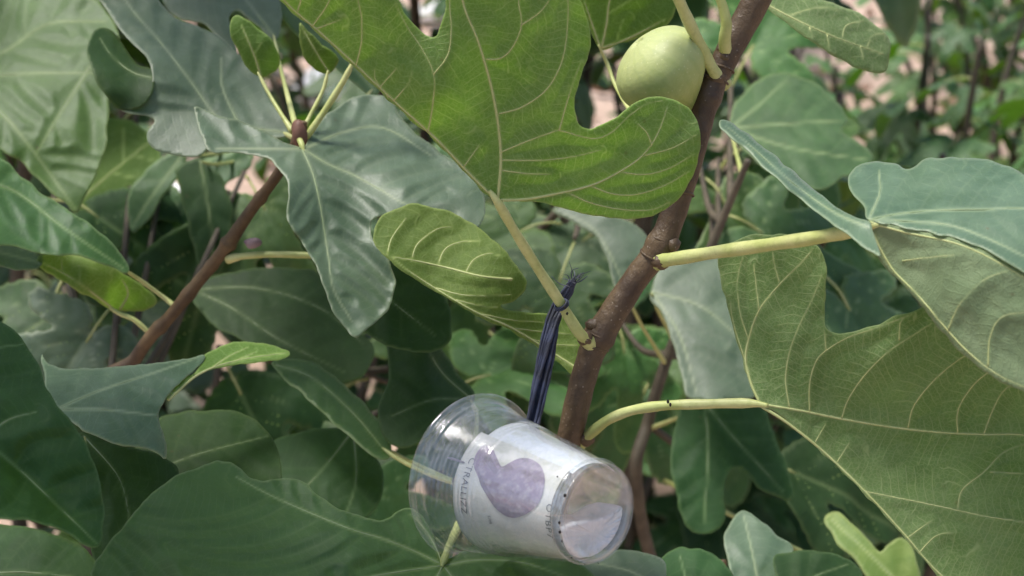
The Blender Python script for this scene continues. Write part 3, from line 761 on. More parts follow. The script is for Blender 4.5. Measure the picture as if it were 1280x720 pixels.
blob('bud', P(374, 166, 0.724), 0.0048, 'scar', leftb, (0.9, 1, 1.5), 14, 0.2)
L1 = dict(o=[(378, 184), (355, 177), (330, 164), (300, 151), (270, 144), (243, 132), (247, 150), (252, 170), (258, 185), (268, 190), (300, 191), (332, 197), (345, 206), (354, 218), (361, 235), (362, 248), (358, 262), (360, 275), (367, 288), (378, 303), (388, 320), (396, 335), (404, 355), (412, 378),
          (421, 396), (433, 411), (446, 421), (458, 412), (472, 400), (487, 384), (493, 360), (492, 340), (482, 318), (468, 300), (462, 285), (470, 272), (500, 268), (550, 280), (590, 288), (606, 268), (602, 238), (582, 212), (545, 186), (505, 152), (488, 124), (458, 118), (430, 128), (402, 150), (388, 170)],
    v=[[(378, 187), (390, 215), (398, 245), (405, 285), (411, 325), (417, 362), (440, 402)], [(380, 187), (410, 205), (440, 218), (475, 237), (505, 254), (560, 272)], [(376, 186), (350, 186), (310, 186), (270, 186)], [(384, 184), (430, 165), (480, 160), (540, 195)]],
    d=[(378, 187, 0.716), (300, 160, 0.722), (245, 135, 0.722), (265, 188, 0.705), (405, 290, 0.690), (362, 250, 0.686), (440, 415, 0.668), (492, 350, 0.688), (415, 360, 0.672), (500, 255, 0.700), (600, 260, 0.712), (545, 190, 0.742), (470, 122, 0.770), (405, 150, 0.745), (450, 280, 0.700)])
leaf(leftb, [L1], 'topgrey', junction=(378, 187, 0.716), petiole=[(380, 190, 0.716), (376, 178, 0.719), (372, 172, 0.724), (370, 178, 0.73)], pr=(4, 4.5), res=2.6, label='blue-green lobed leaf at the twig tip, upper side, with a pale midrib', pillow=0.0030, wave=0.0022, gap=26)
L2 = dict(o=[(118, -15), (136, 16), (147, 34), (160, 48), (178, 66), (190, 84), (188, 104), (172, 112), (158, 122), (150, 136), (172, 143), (188, 147), (194, 152), (184, 164), (184, 178), (198, 188), (222, 194), (246, 196), (262, 186), (290, 172), (330, 172), (362, 168), (350, 140), (335, 118), (322, 92), (300, 70), (280, 50), (255, 36), (228, 26), (208, 12), (195, -8), (180, -50), (140, -60)],
    v=[[(362, 166), (300, 158), (270, 145), (240, 104), (200, 52), (160, 5), (140, -40)], [(300, 158), (278, 110), (276, 72)]],
    d=[(362, 168, 0.748), (270, 145, 0.752), (200, 52, 0.775), (120, -20, 0.80), (190, 150, 0.745), (230, 195, 0.735), (190, 90, 0.752), (300, 70, 0.79), (220, 20, 0.80), (150, 136, 0.745), (335, 118, 0.775)])
L2b = dict(o=[(192, 88), (176, 82), (165, 72), (154, 55), (142, 40), (128, 35), (116, 40), (110, 58), (111, 78), (120, 100), (134, 122), (150, 136), (172, 136), (188, 120), (194, 102)], m='topshade',
    v=[[(192, 98), (165, 90), (140, 70), (125, 48)]], d=[(192, 95, 0.751), (150, 136, 0.745), (110, 60, 0.755), (125, 36, 0.775), (165, 72, 0.768), (140, 100, 0.742)])  # lobe facing away, its shade put into the darker leaf colour
leaf(leftb, [L2, L2b], 'topgrey', junction=(362, 168, 0.748), petiole=[(355, 166, 0.748), (366, 172, 0.738), (374, 172, 0.728)], pr=(3.5, 4), res=2.8, label='large grey-blue leaf at the upper left with a dark folded lobe', pillow=0.002, wave=0.0025)
leaf(leftb, [dict(o=[(326, 97), (312, 88), (296, 62), (287, 38), (290, 22), (301, 20), (320, 33), (340, 50), (349, 70), (346, 86), (336, 95)], v=[[(326, 96), (318, 70), (302, 32)]], d=plane(318, 60, 0.742, 0.1, 0.1, 4, 50))],
    'underbright', junction=(326, 97, 0.742), petiole=[(322, 90, 0.741), (335, 115, 0.738), (350, 140, 0.732), (366, 165, 0.726)], pr=(2.4, 3.2), res=2.5, label='small young leaf on a short stalk at the twig tip', veinobj='main')
leaf(leftb, [dict(o=[(412, 92), (396, 88), (382, 76), (376, 58), (374, 28), (386, 40), (400, 52), (414, 64), (424, 76)], v=[[(412, 92), (395, 65), (378, 35)]], d=plane(398, 62, 0.735, 0.1, 0.1, 3, 50))],
    'underbright', junction=(412, 92, 0.733), petiole=[(410, 88, 0.734), (404, 112, 0.733), (390, 140, 0.730), (378, 164, 0.727)], pr=(2.6, 3.0), res=2.5, label='tiny yellow-green leaf at the twig tip', veinobj='main')
leaf(leftb, [dict(o=[(440, 78), (420, 60), (412, 30), (430, 5), (470, 0), (500, 30), (505, 70), (480, 95), (455, 92)], v=[[(440, 80), (455, 50), (470, 10)]], d=plane(455, 50, 0.72, 0.1, 0.1, 4, 50))],
    'underbright', junction=(440, 80, 0.72), petiole=[(442, 76, 0.72), (430, 100, 0.722), (408, 135, 0.724), (384, 170, 0.725), (376, 180, 0.73)], pr=(4.2, 5.2), res=3.5, label='leaf at the twig tip hidden behind the big leaf', veinobj='main')
# upper-left paler leaves of the same twig
leaf(leftb, [dict(o=[(196, -30), (208, 10), (226, 24), (252, 29), (270, 44), (284, 60), (296, 70), (292, 45), (286, 24), (296, 14), (318, 28), (344, 50), (352, 20), (340, -30), (290, -80), (220, -80)],
    v=[[(345, 48), (300, -10), (260, -60)]], d=plane(270, 10, 0.83, 0.1, -0.5, 8, 80))], 'topgrey', junction=(345, 48, 0.825), petiole=[(342, 44, 0.826), (352, 90, 0.79), (372, 168, 0.735)], pr=(2.6, 3.4), res=3, label='pale curled leaf at the top edge', veinobj='main')
leaf(leftb, [dict(o=[(330, -20), (350, 20), (372, 45), (395, 70), (420, 85), (470, 120), (480, 60), (450, -10), (400, -60)], v=[[(470, 115), (420, 60), (370, 0)]], d=plane(400, 20, 0.86, 0.1, -0.4, 6, 80))], 'top', junction=(470, 118, 0.83), res=3.5,
    petiole=[(465, 112, 0.835), (440, 140, 0.79), (380, 175, 0.735)], pr=(2.8, 3.2), label='blue-green leaf behind the top left of the large leaf', veinobj='main')
# stalk with its leaf mostly hidden behind the lobed leaf
leaf(leftb, [dict(o=[(404, 320), (420, 300), (460, 295), (520, 320), (560, 380), (560, 430), (520, 440), (470, 425), (430, 390), (408, 350)], v=[[(404, 320), (460, 355), (545, 420)], [(404, 320), (470, 320), (530, 345)]], d=plane(470, 360, 0.755, -0.05, -0.25, 5, 100))],
    'topshade', junction=(404, 320, 0.758), petiole=[(410, 321, 0.758), (380, 319, 0.758), (340, 318, 0.759), (305, 320, 0.762), (285, 324, 0.768)], pr=(4.6, 5.4), res=3.5, label='dark leaf on a straight pale stalk behind the lobed leaf', veinobj='main')
leaf(leftb, [dict(o=[(140, 387), (122, 377), (92, 361), (70, 346), (50, 335), (47, 322), (60, 316), (90, 319), (130, 328), (160, 345), (190, 366), (196, 378), (182, 388), (160, 389)], m='under',
                  v=[[(142, 386), (110, 362), (80, 342), (52, 328)], [(150, 386), (160, 366), (150, 345)]], d=[(140, 387, 0.79), (50, 328, 0.76), (190, 375, 0.80), (110, 345, 0.765), (90, 319, 0.775), (160, 345, 0.79)]),
             dict(o=[(52, 322), (48, 334), (30, 338), (0, 333), (-40, 330), (-60, 305), (-30, 290), (0, 299), (30, 310)], m='topgrey', v=[[(50, 328), (10, 318), (-40, 305)]], d=[(50, 328, 0.76), (0, 318, 0.748), (-50, 305, 0.74), (0, 335, 0.740), (0, 299, 0.765)])],
    'under', junction=(140, 387, 0.79), petiole=[(136, 384, 0.788), (150, 392, 0.79), (168, 400, 0.79), (184, 414, 0.792), (194, 424, 0.794)], pr=(3.4, 4.2), res=2.8, label='leaf at the left edge twisted to show its bright green underside')
leaf(leftb, [dict(o=[(-60, 170), (0, 196), (20, 214), (52, 241), (90, 265), (125, 290), (150, 315), (161, 334), (154, 341), (120, 326), (90, 318), (55, 318), (20, 308), (-30, 300), (-80, 260)], v=[[(-70, 220), (10, 235), (80, 285), (155, 336)]],
                  d=[(-60, 220, 0.74), (50, 240, 0.765), (155, 336, 0.755), (60, 316, 0.735), (0, 300, 0.725), (100, 285, 0.752)])], 'top', junction=(155, 337, 0.755), petiole=[(152, 335, 0.757), (175, 350, 0.775), (205, 372, 0.785), (222, 386, 0.785)], pr=(2.8, 3.4), res=2.8,
    label='grey-green pointed leaf reaching in from the left edge', pillow=0.0028)
leaf(leftb, [dict(o=[(236, 362), (262, 347), (300, 338), (345, 334), (400, 342), (425, 380), (446, 412), (464, 428), (466, 452), (446, 474), (405, 482), (362, 464), (310, 430), (262, 402)], v=[[(240, 362), (290, 385), (350, 425), (430, 465)], [(240, 362), (320, 360), (400, 385), (455, 430)]],
                  d=plane(350, 410, 0.875, 0.02, -0.45, 7, 120))], 'topshade', junction=(238, 362, 0.89), petiole=[(246, 365, 0.886), (236, 362, 0.88), (228, 368, 0.83), (226, 378, 0.785)], pr=(3, 3.4), res=3.2, label='dark green leaf in the shade right of the brown twig')

# ============================ pale leaves at the left edge ============================
edgeb, edge_path = shoot('fig_branch', [('w', -0.62, 1.15, 0.0), ('w', -0.58, 1.1, 0.5), (-160, 380, 1.02), (-120, 150, 0.98), (-90, 20, 0.95), (-60, -120, 0.93)], [24, 20, 16, 14, 11, 7], 'twig',
    'fig branch outside the left edge carrying the broad pale green leaves at the upper left', nseg=12)
leaf(edgeb, [dict(o=[(-70, 40), (-30, 10), (20, -8), (70, -12), (118, 0), (140, 24), (150, 50), (140, 80), (136, 120), (135, 150), (132, 182), (121, 216), (106, 246), (95, 266), (80, 252), (55, 232), (30, 206), (0, 186), (-50, 160), (-80, 100)],
    v=[[(-60, 95), (10, 62), (60, 30), (132, 26)], [(-60, 96), (40, 92), (136, 90)], [(-60, 98), (10, 150), (95, 262)], [(112, 84), (76, 140), (45, 192)]], d=[(-60, 90, 0.90), (140, 24, 0.93), (135, 150, 0.885), (95, 262, 0.855), (0, 186, 0.86), (60, 100, 0.895), (20, -8, 0.955), (70, 180, 0.868)])],
    'toplight', junction=(-60, 96, 0.90), petiole=[(-56, 96, 0.9), (-75, 98, 0.92), (-108, 110, 0.965)], pr=(4, 4.5), res=2.8, label='broad pale green leaf at the upper left', pillow=0.003, wave=0.004)
leaf(edgeb, [dict(o=[(-80, 40), (-60, -10), (0, -40), (80, -60), (140, -40), (130, 0), (100, 14), (40, 24), (0, 40), (-40, 60)], v=[[(-80, 40), (0, 0), (110, -30)]], d=plane(20, 0, 1.0, 0, -0.6, 6, 100))], 'toplight', junction=(-80, 40, 0.98), petiole=[(-78, 38, 0.98), (-90, 40, 0.97), (-98, 60, 0.965)], pr=(3, 3.5), res=4, label='pale green leaf at the top left corner', veinobj='main')
leaf(edgeb, [dict(o=[(98, 160), (120, 150), (150, 148), (180, 160), (200, 190), (205, 225), (180, 250), (140, 258), (105, 262), (85, 240)], v=[[(95, 255), (140, 215), (190, 175)]], d=plane(150, 205, 1.02, 0, -0.3, 5, 80))], 'underbright', junction=(92, 256, 1.0), petiole=[(94, 254, 1.0), (20, 240, 1.0), (-130, 190, 0.98)], pr=(3, 3.5), res=3.5, label='green leaf in the gap under the grey-blue leaf', veinobj='main')

# ============================ low foreground shoot ============================
lowb, _ = shoot('fig_branch', [('w', -0.12, 0.60, 0.0), ('w', -0.10, 0.62, 0.45), (470, 960, 0.64), (520, 830, 0.645), (556, 760, 0.655), (575, 700, 0.665), (582, 650, 0.69), (570, 600, 0.72)], [24, 20, 15, 13, 12, 11, 9, 6], 'bark_green',
    'low fig branch under the plastic cup carrying the large leaves along the bottom edge', nseg=14)
leaf(lowb, [dict(o=[(112, 740), (116, 712), (124, 694), (142, 672), (162, 648), (186, 620), (212, 600), (240, 586), (265, 578), (286, 577), (300, 585), (313, 597), (332, 601), (356, 597), (382, 605), (402, 622), (422, 635), (446, 643), (470, 650), (486, 648), (496, 640), (510, 633), (522, 641), (536, 656), (545, 680), (552, 703),
                    (566, 696), (585, 686), (615, 680), (655, 683), (695, 692), (720, 702), (740, 716), (772, 760), (740, 820), (640, 870), (560, 880), (450, 870), (300, 840), (180, 800), (118, 765)],
    v=[[(553, 706), (520, 690), (480, 674), (440, 662), (390, 642), (340, 620), (295, 596)], [(552, 707), (480, 718), (380, 735), (260, 745), (150, 740)], [(553, 706), (545, 685), (530, 660), (512, 642)], [(555, 707), (600, 700), (660, 705), (730, 730)], [(553, 708), (520, 770), (470, 850)], [(555, 708), (600, 770), (640, 850)]],
    d=[(553, 706, 0.640), (440, 662, 0.622), (300, 590, 0.645), (215, 600, 0.612), (120, 700, 0.572), (250, 720, 0.575), (400, 720, 0.600), (510, 640, 0.658), (480, 650, 0.642), (400, 625, 0.640), (620, 684, 0.648), (730, 715, 0.640), (640, 740, 0.622), (500, 820, 0.585), (700, 820, 0.60), (300, 820, 0.54)])],
    'top', junction=(553, 706, 0.640), petiole=[(552, 708, 0.639), (556, 697, 0.642), (561, 684, 0.648), (566, 672, 0.660), (575, 655, 0.688)], pr=(4.5, 5.2), res=2.6, label='large dark green leaf along the bottom edge with a pale rim', pillow=0.0028, wave=0.0026)
leaf(lowb, [dict(o=[(-70, 370), (-30, 388), (0, 401), (22, 417), (45, 450), (60, 488), (76, 511), (96, 536), (111, 562), (122, 592), (129, 628), (129, 660), (123, 683), (106, 681), (86, 667), (60, 656), (30, 650), (0, 648), (-60, 652), (-140, 640), (-160, 520), (-130, 420)],
    v=[[(-90, 480), (-20, 548), (30, 592), (75, 635), (122, 680)], [(-90, 480), (-20, 440), (30, 430)], [(-20, 548), (10, 525), (45, 515)]],
    s=[[(18, 582), (40, 555), (85, 548)], [(55, 615), (90, 600), (120, 590)], [(35, 597), (20, 625), (0, 640)], [(75, 637), (60, 648)], [(0, 565), (-30, 600), (-50, 640)], [(-40, 455), (0, 470), (40, 465)], [(88, 648), (110, 640), (126, 635)]],
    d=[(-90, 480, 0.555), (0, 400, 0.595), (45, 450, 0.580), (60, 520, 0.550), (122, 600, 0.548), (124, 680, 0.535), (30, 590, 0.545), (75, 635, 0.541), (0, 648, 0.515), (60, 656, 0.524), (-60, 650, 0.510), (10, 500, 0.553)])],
    'topshade', junction=(-90, 480, 0.555), petiole=[(-86, 482, 0.555), (-120, 470, 0.56), (-60, 800, 0.60), (300, 1000, 0.62), (480, 945, 0.64)], pr=(4, 5), res=2.6, label='dark green leaf cut by the left edge, its fold lit silvery', pillow=0.0026)
leaf(lowb, [dict(o=[(52, 440), (62, 456), (100, 461), (180, 455), (230, 449), (256, 444), (244, 462), (222, 480), (206, 500), (198, 518), (205, 545), (208, 575), (190, 562), (150, 556), (112, 541), (82, 521), (60, 492)], v=[[(70, 512), (120, 490), (180, 470), (245, 448)], [(75, 512), (130, 512), (200, 520)]],
                  d=[(70, 512, 0.64), (256, 444, 0.70), (60, 455, 0.70), (198, 518, 0.655), (150, 556, 0.632), (205, 570, 0.65), (150, 485, 0.66)]),
             dict(o=[(256, 444), (246, 462), (222, 480), (206, 502), (212, 496), (236, 474), (262, 462), (300, 455), (345, 450), (363, 441), (345, 433), (312, 427), (280, 431)], m='underbright', v=[[(210, 500), (250, 467), (300, 450), (358, 441)]], s=[[(262, 462), (285, 446), (310, 434)], [(290, 453), (320, 440)]],
                  d=[(206, 500, 0.665), (256, 444, 0.70), (363, 441, 0.715), (300, 428, 0.715), (300, 455, 0.70)])],
    'topgrey', junction=(72, 512, 0.64), petiole=[(74, 512, 0.64), (90, 560, 0.66), (200, 700, 0.67), (420, 850, 0.66), (520, 830, 0.648)], pr=(3.5, 4.5), res=2.6, label='blue-green leaf at the left with its tip rolled over to the bright underside', pillow=0.002)
leaf(lowb, [dict(o=[(190, 540), (205, 520), (250, 513), (300, 515), (328, 533), (345, 556), (352, 586), (345, 625), (300, 660), (230, 655), (175, 620), (160, 575)], v=[[(170, 600), (240, 570), (335, 545)]], d=plane(260, 580, 0.70, 0.02, -0.5, 6, 90))], 'topshade', junction=(172, 602, 0.69), petiole=[(175, 602, 0.69), (200, 680, 0.69), (400, 840, 0.66), (500, 880, 0.645)], pr=(3, 4), res=3, label='dark shaded leaf behind the large bottom leaf', veinobj='main')
leaf(lowb, [dict(o=[(100, 540), (150, 556), (192, 566), (222, 585), (215, 615), (185, 650), (150, 690), (118, 700), (108, 640), (98, 590)], v=[[(105, 545), (150, 600), (165, 670)]], d=plane(160, 615, 0.66, 0.02, -0.3, 5, 80))], 'topshade', junction=(104, 543, 0.665), petiole=[(106, 546, 0.665), (120, 640, 0.67), (300, 830, 0.66), (500, 860, 0.646)], pr=(3, 4), res=3, label='dark leaf between the left edge leaf and the large bottom leaf', veinobj='main')
leaf(lowb, [dict(o=[(-60, 660), (0, 655), (60, 665), (110, 690), (130, 730), (90, 790), (0, 800), (-70, 760)], v=[[(-50, 720), (30, 715), (120, 725)]], d=plane(40, 725, 0.70, 0.02, -0.4, 5, 80))], 'topshade', junction=(-55, 720, 0.70), petiole=[(-50, 720, 0.70), (-20, 820, 0.69), (300, 960, 0.66), (480, 940, 0.645)], pr=(3, 4), res=3.5, label='dark leaf added for the deep shadow in the bottom left corner', veinobj='main')  # dark leaf added where shadow fills the corner
leaf(lowb, [dict(o=[(340, 452), (378, 449), (410, 464), (440, 490), (470, 520), (489, 550), (486, 571), (470, 572), (440, 548), (410, 522), (380, 494), (352, 470)], v=[[(345, 456), (390, 472), (440, 515), (480, 562)]], d=[(345, 456, 0.80), (480, 562, 0.76), (440, 490, 0.795), (410, 522, 0.765), (400, 480, 0.785)])], 'top', junction=(482, 566, 0.76), petiole=[(478, 560, 0.76), (495, 572, 0.755), (530, 590, 0.74), (572, 604, 0.722)], pr=(3, 3.4), res=3, label='narrow arching leaf over the bare soil left of the cup', veinobj='main')
leaf(lowb, [dict(o=[(490, 345), (508, 355), (524, 380), (537, 410), (556, 442), (577, 472), (594, 498), (575, 525), (540, 545), (500, 560), (476, 540), (474, 505), (486, 470), (482, 425), (484, 390)], v=[[(590, 500), (545, 455), (505, 365)], [(590, 500), (540, 500), (490, 520)]],
                  d=[(590, 500, 0.78), (500, 360, 0.80), (540, 440, 0.775), (485, 420, 0.79), (480, 530, 0.765), (560, 530, 0.755), (556, 442, 0.785)])], 'topshade', junction=(590, 500, 0.78), petiole=[(586, 498, 0.78), (596, 520, 0.775), (590, 570, 0.745), (572, 602, 0.722)], pr=(3, 3.4), res=3, label='dusky leaf standing behind the cup rim')
leaf(lowb, [dict(o=[(310, 575), (350, 548), (400, 535), (445, 540), (470, 570), (480, 610), (455, 650), (400, 660), (340, 640)], v=[[(440, 540), (400, 590), (350, 640)], [(442, 542), (445, 600), (430, 650)]], d=plane(400, 590, 0.79, 0, -0.4, 5, 90))], 'topshade', junction=(442, 541, 0.79), petiole=[(440, 543, 0.79), (470, 555, 0.785), (520, 580, 0.75), (570, 604, 0.722)], pr=(2.4, 3), res=3.2, label='shaded leaf above the large bottom leaf', veinobj='main')

# ============================ small leaves at the bottom right ============================
lowr, _ = shoot('fig_branch', [('w', 0.10, 0.95, 0.0), ('w', 0.11, 0.93, 0.4), (840, 1000, 0.80), (860, 880, 0.79), (880, 790, 0.78), (900, 740, 0.775), (905, 700, 0.78)], [18, 16, 13, 11, 10, 8, 5], 'twig',
    'short fig shoot below the cup base with small blue-green leaves along the bottom edge', nseg=12)
leaf(lowr, [dict(o=[(715, 705), (738, 692), (772, 687), (802, 690), (826, 698), (834, 715), (826, 745), (790, 775), (745, 765), (718, 735)], v=[[(830, 740), (790, 715), (735, 702)]], d=plane(775, 725, 0.70, 0.05, -0.45, 5, 70))], 'topgrey', junction=(832, 742, 0.70), petiole=[(828, 740, 0.70), (850, 760, 0.73), (886, 790, 0.775)], pr=(2.4, 3), res=2.6, label='pale rounded leaf under the base of the cup')
leaf(lowr, [dict(o=[(818, 722), (822, 702), (840, 688), (860, 684), (886, 690), (906, 705), (918, 728), (905, 770), (860, 790), (828, 765)], v=[[(880, 780), (862, 740), (850, 695)]], d=plane(865, 735, 0.72, 0, -0.4, 5, 70))], 'topshade', junction=(880, 780, 0.72), petiole=[(878, 776, 0.72), (884, 800, 0.75), (880, 810, 0.78)], pr=(2.4, 3), res=2.6, label='dark rounded leaf with a pale rim right of the cup base')
leaf(lowr, [dict(o=[(905, 672), (911, 656), (924, 640), (936, 640), (956, 655), (976, 672), (992, 686), (985, 700), (990, 725), (985, 765), (945, 775), (922, 740), (910, 702)], v=[[(950, 770), (945, 715), (930, 645)]], d=plane(945, 705, 0.76, 0.05, -0.35, 5, 70))], 'topgrey', junction=(950, 772, 0.755), petiole=[(950, 766, 0.755), (935, 785, 0.765), (895, 760, 0.778)], pr=(2.4, 3), res=2.6, label='pale silvery leaf at the bottom edge right of the cup')
leaf(lowr, [dict(o=[(967, 700), (984, 690), (1012, 688), (1042, 692), (1067, 703), (1080, 728), (1065, 770), (1010, 775), (978, 740)], v=[[(970, 760), (1010, 725), (1060, 705)]], d=plane(1020, 730, 0.74, 0.02, -0.4, 5, 70))], 'topshade', junction=(975, 765, 0.745), petiole=[(978, 762, 0.745), (940, 790, 0.76), (892, 770, 0.778)], pr=(2.4, 3), res=2.6, label='dark green leaf at the bottom edge beside the silvery one')

# ============================ the plastic cup ============================
CB, CR = P(747, 642, 0.592), P(590, 594, 0.654)        # centre of the base, centre of the mouth
CAX = CB - CR; CLEN = np.linalg.norm(CAX); CAX = CAX / CLEN    # mouth -> base
_t = CAM - (CB + CR) / 2
CN1 = _t - CAX * np.dot(_t, CAX); CN1 /= np.linalg.norm(CN1)   # points to the camera side
CN2 = np.cross(CAX, CN1)
RB, RR = 0.0214, 0.0348
def cup_pt(z, r, a):
    """z metres from the base towards the mouth, radius, angle from the camera side"""
    z, r, a = np.asarray(z, float), np.asarray(r, float), np.asarray(a, float)
    return CB - CAX * z[..., None] + (CN1 * np.cos(a)[..., None] + CN2 * np.sin(a)[..., None]) * r[..., None]
def cup_r(z): return RB + (RR - RB) * np.asarray(z) / CLEN

def plastic_material():
    n = NT('clear_plastic')
    tr = n.n('ShaderNodeBsdfTransparent'); tr.inputs[0].default_value = (0.955, 0.965, 0.965, 1)
    gl = n.n('ShaderNodeBsdfGlossy'); gl.inputs['Roughness'].default_value = 0.09; gl.inputs[0].default_value = (1, 1, 1, 1)
    df = n.n('ShaderNodeBsdfDiffuse'); df.inputs[0].default_value = (0.80, 0.84, 0.86, 1)
    o = n.obj()
    bump = n.n('ShaderNodeBump'); bump.inputs['Distance'].default_value = 0.0008; bump.inputs['Strength'].default_value = 0.35
    n.t.links.new(n.noise(90, o, 4, 0.6, 1.0), bump.inputs['Height']); n.t.links.new(bump.outputs[0], gl.inputs['Normal'])
    lw = n.n('ShaderNodeLayerWeight'); lw.inputs[0].default_value = 0.5; n.t.links.new(bump.outputs[0], lw.inputs[1])
    fr = n.math('ADD', 0.055, n.math('MULTIPLY', n.math('POWER', lw.outputs['Facing'], 3.2), 0.75))
    m1 = n.n('ShaderNodeMixShader'); n.set(m1.inputs[0], n.math('ADD', n.math('MULTIPLY', n.smooth(n.noise(120, o, 6, 0.75, 1.5), 0.38, 0.75), 0.12), 0.04))
    n.t.links.new(tr.outputs[0], m1.inputs[1]); n.t.links.new(df.outputs[0], m1.inputs[2])
    m2 = n.n('ShaderNodeMixShader'); n.t.links.new(fr, m2.inputs[0])
    n.t.links.new(m1.outputs[0], m2.inputs[1]); n.t.links.new(gl.outputs[0], m2.inputs[2])
    n.t.links.new(m2.outputs[0], n.out.inputs[0]); return n.m
M['plastic'] = plastic_material()
def paper_material(name, c, c2, scale=70):
    n = NT(name); o = n.obj()
    a = n.noise(scale, o, 5, 0.6); f = n.noise(900, o, 3)
    cc = n.mix(n.smooth(a, 0.45, 0.75), c4(c), c4(c2))
    b = n.n('ShaderNodeBsdfPrincipled'); n.set(b.inputs['Base Color'], cc); b.inputs['Roughness'].default_value = 0.75
    b.inputs['Specular IOR Level'].default_value = 0.25
    bump = n.n('ShaderNodeBump'); bump.inputs['Distance'].default_value = 0.0006; bump.inputs['Strength'].default_value = 0.4
    n.t.links.new(n.math('ADD', a, n.math('MULTIPLY', f, 0.2)), bump.inputs['Height']); n.t.links.new(bump.outputs[0], b.inputs['Normal'])
    n.t.links.new(b.outputs[0], n.out.inputs[0]); return n.m
M['paper_cream'] = paper_material('printed_paper_cream', (0.74, 0.71, 0.66), (0.64, 0.61, 0.55))
M['paper_white'] = paper_material('white_paper', (0.84, 0.84, 0.86), (0.80, 0.80, 0.83))
M['print_purple'] = paper_material('purple_print', (0.27, 0.19, 0.29), (0.46, 0.39, 0.46), 300)
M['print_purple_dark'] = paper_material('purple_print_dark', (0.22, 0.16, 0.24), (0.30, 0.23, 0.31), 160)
M['ink'] = paper_material('dark_ink', (0.04, 0.04, 0.05), (0.09, 0.085, 0.10), 200)
M['ink_grey'] = paper_material('grey_ink', (0.13, 0.12, 0.14), (0.24, 0.22, 0.25), 200)
M['powder'] = paper_material('white_crumpled_tissue', (0.90, 0.90, 0.93), (0.84, 0.84, 0.90), 240)
M['speck'] = paper_material('black_speck', (0.015, 0.014, 0.013), (0.03, 0.025, 0.02))

def lathe(profile, nseg=72, a0=0.0, a1=2 * math.pi, wob=0.0, seed=1):
    profile = np.array(profile, float); closed = abs(a1 - a0 - 2 * math.pi) < 1e-6
    na = nseg if closed else nseg + 1
    a = a0 + (a1 - a0) * np.arange(na) / nseg
    Z, A = np.meshgrid(profile[:, 0], a, indexing='ij'); R = np.repeat(profile[:, 1][:, None], na, 1)
    if wob: R = R + wob * vnoise(np.stack([Z.ravel() * 160, A.ravel() * 3], 1), seed).reshape(R.shape)
    V = cup_pt(Z.ravel(), R.ravel(), A.ravel())
    i, j = np.meshgrid(np.arange(len(profile) - 1), np.arange(nseg), indexing='ij'); j2 = (j + 1) % na
    F = np.stack([i * na + j, i * na + j2, (i + 1) * na + j2, (i + 1) * na + j], -1).reshape(-1, 4)
    return V, F
cup = empty('plastic_cup', CB, 'clear plastic drinking cup lying tilted on the leaves with printed paper inside', 'cup')
# wall with moulded rings near the mouth, its own thickness
zs = np.linspace(0.0, CLEN - 0.004, 150)
ring = np.where(zs > CLEN * 0.56, np.sin((zs - CLEN * 0.56) * 2 * math.pi / 0.0026) * 0.00038, 0)
ring = ring + np.where(zs > CLEN * 0.90, 0.0012, 0.0)
outer = np.stack([zs, cup_r(zs) + ring], 1)
inner = np.stack([zs[::-1], (cup_r(zs) + ring)[::-1] - 0.00045], 1)
V, F = lathe(np.vstack([outer, inner, outer[:1]]), 96, wob=0.00025, seed=5)
mobj('wall', V, [F], [M['plastic']], cup, origin=CB)
# rolled rim
a = np.linspace(0, 2 * math.pi, 13)
V, F = lathe(np.stack([CLEN - 0.0035 + 0.0016 * np.sin(a), RR + 0.0022 + 0.0016 * np.cos(a)], 1), 96)
mobj('rim', V, [F], [M['plastic']], cup, origin=CR)
# base: a recessed disc with a foot ring
bp = np.array([(0.0035, 0.0), (0.0033, 0.008), (0.0034, 0.0155), (0.0030, 0.0170), (0.0006, 0.0186), (0.0, 0.0200), (0.0004, 0.0215), (0.0010, 0.0218), (0.0014, 0.0205), (0.0020, 0.0188), (0.0038, 0.0170), (0.0039, 0.008), (0.0040, 0.0)])
bp[:, 1] *= RB / 0.0222
V, F = lathe(bp, 72); mobj('base', V, [F], [M['plastic']], cup, origin=CB)
for z_ in (0.0042,):
    V, F = lathe(np.stack([z_ + 0.0006 * np.sin(a), cup_r(z_) + 0.0001 + 0.0005 * np.cos(a)], 1), 72)
    mobj('wall_ridge', V, [F], [M['plastic']], cup, origin=CB)

def cup_hit(px, py, dr):
    """where the line of sight of (px,py) meets the cone dr inside the wall"""
    d = AF + AX * (px - 640) / FPX + AU * (360 - py) / FPX; d = d / np.linalg.norm(d)
    ts = np.linspace(0.45, 0.72, 2700)
    p = CAM + d * ts[:, None] - CB
    z = -(p @ CAX); r = np.linalg.norm(p + CAX * z[:, None], axis=1)
    ok = np.where((r < cup_r(z) - dr) & (z > 0) & (z < CLEN))[0]
    if len(ok) == 0: return None
    k = ok[0]
    q = p[k] + CAX * z[k]
    return z[k], math.atan2(q @ CN2, q @ CN1)
hl = cup_hit(566, 605, 0.0006); hr = cup_hit(708, 610, 0.0006); ht = cup_hit(655, 562, 0.0006)
Z1, Z0 = (hl[0] if hl else 0.06), 0.0065
AT = ht[1] if ht else 0.6
sg = 1 if (P(650, 520, .62) - P(650, 600, .62)) @ CN2 > 0 else -1     # sign of "upwards"
print('CUP', CLEN, Z0, Z1, AT, sg)
def sleeve(name, z0, z1, a0, a1, dr, mat, label=None, wob=0.0003, seed=2, parent=None):
    zz = np.linspace(z0, z1, 24); wob = 0.00012
    r = cup_r(zz) - dr
    prof = np.vstack([np.stack([zz, r], 1), np.stack([zz[::-1], r[::-1] - 0.00015], 1), [[zz[0], r[0]]]])
    V, F = lathe(prof, 60, min(a0, a1), max(a0, a1), wob, seed)
    o = mobj(name, V, [F], [M[mat]], parent or cup, origin=CB)
    if label: o['label'] = label
    return o
